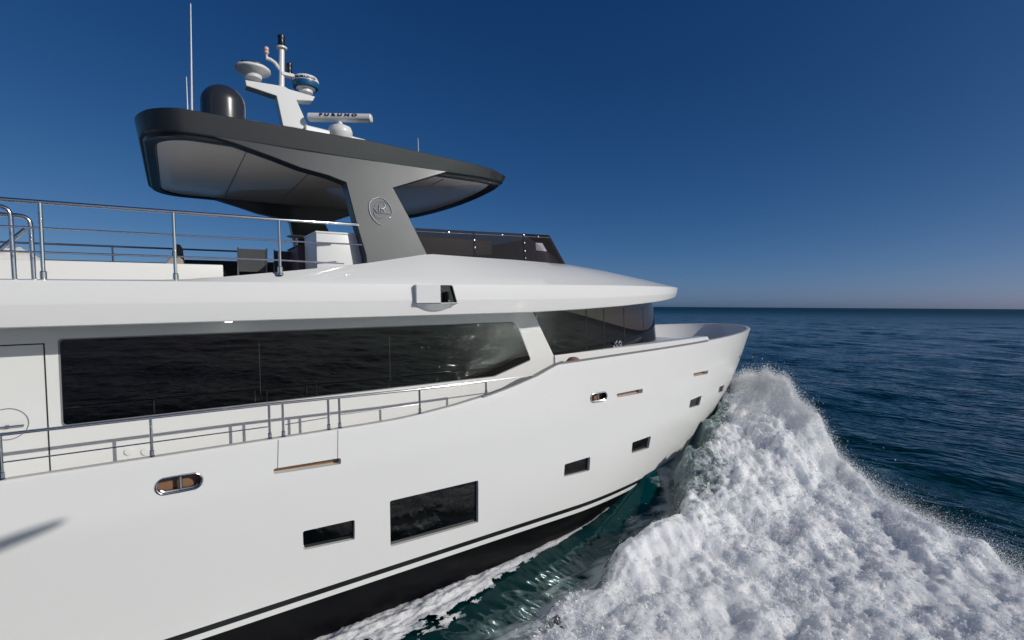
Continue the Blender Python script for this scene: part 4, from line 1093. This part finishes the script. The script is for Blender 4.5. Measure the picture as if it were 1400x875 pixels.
P = np.stack([X, Y, zz], -1)[ok]; P += RNG.normal(0, .05, P.shape)
rad = .003+RNG.exponential(.0028, len(P)); rad = np.minimum(rad, .015)
drops('spray', P, rad, 'fine white spray flying off the crest of the bow wave')
# fine mist between the stem and the crest
N = 14000
X = RNG.uniform(13.6, 17.2, N); off_ = RNG.exponential(.28, N); Y = np.interp(X, IEx, IEy)+off_-.25
hbn = np.interp(X, HBX, HBY, right=0); ok2 = (-Y > hbn*.8-.05)
z = np.interp(X, [10.5, 12.5, 14.5, 16.5, 17.2], [.3, .8, 1.35, 1.4, .7])+RNG.normal(0, .18, N)+RNG.exponential(.12, N)-off_*.4
P2 = np.stack([X, Y, z], -1)[ok2]; r2 = .003+RNG.exponential(.003, len(P2))
# a thin haze of the smallest drops drifting off the leading edge
N = 360000
yy = RNG.uniform(.6, 10.5, N); uu = .2-RNG.exponential(.55, N); H_ = np.interp(yy, FY, FH)
z = H_*RNG.uniform(0, 1, N)*np.exp(np.minimum(uu, 0)/.9)+RNG.exponential(.10, N); X = np.interp(yy, FY, FX)-uu+RNG.normal(0, .15, N)
P3 = np.stack([X, -yy+RNG.normal(0, .12, N), z], -1)[RNG.uniform(size=N) < np.clip(H_/2.0, .12, 1)]; r3 = .0018+RNG.exponential(.0016, len(P3))
P = np.concatenate([P2, P3]); drops('mist', P, np.minimum(np.concatenate([r2, r3]), .016), 'soft haze of the finest drops drifting beside the crest')
# crumbs of foam lying on the churned water and drops hopping over it
N = 230000
X = RNG.uniform(0, 16.5, N); Y = -RNG.uniform(.5, 14, N); hh, cv, u_, dn, HH = wash(X, Y)
keep = (cv > .35) & (RNG.uniform(size=N) < .9)
near = RNG.uniform(size=N) < .8
z = np.maximum(hh, 0)+np.where(near, RNG.normal(.006, .010, N), RNG.exponential(.07, N))+.01
P = np.stack([X, Y, z], -1)[keep]; rad = np.where(near,   .005+RNG.exponential(.005, N), .003+RNG.exponential(.003, N))[keep]
drops('splash_drops', P, np.minimum(rad, .034), 'crumbs of foam and scattered drops over the churned water')

# out of frame on the camera's side: the blade that throws the streak of shadow on the hull
A, B = MB_W @ hit(-70, 772), MB_W @ hit(91, 711)
off = SV*13.0; ax_ = (B-A).normalized(); up = SV.cross(ax_).normalized()
rows = []
for t_, wd_ in ((-1.5, .15), (.25, .15), (.65, .12), (.9, .08), (1.0, .02)):
    c = A+(B-A)*t_+off
    rows.append([c+up*(wd_/2)*a_+SV*.018*b_ for a_, b_ in ((1, 0), (.4, 1), (-.4, 1), (-1, 0), (-.4, -1), (.4, -1))])
bl = MB().loft(rows, 0, True, True, True).build('rotor_blade', M['grey'])
tag(bl, 'dark slender blade whose tapered shadow streaks the hull low on the left', 'rotor blade')
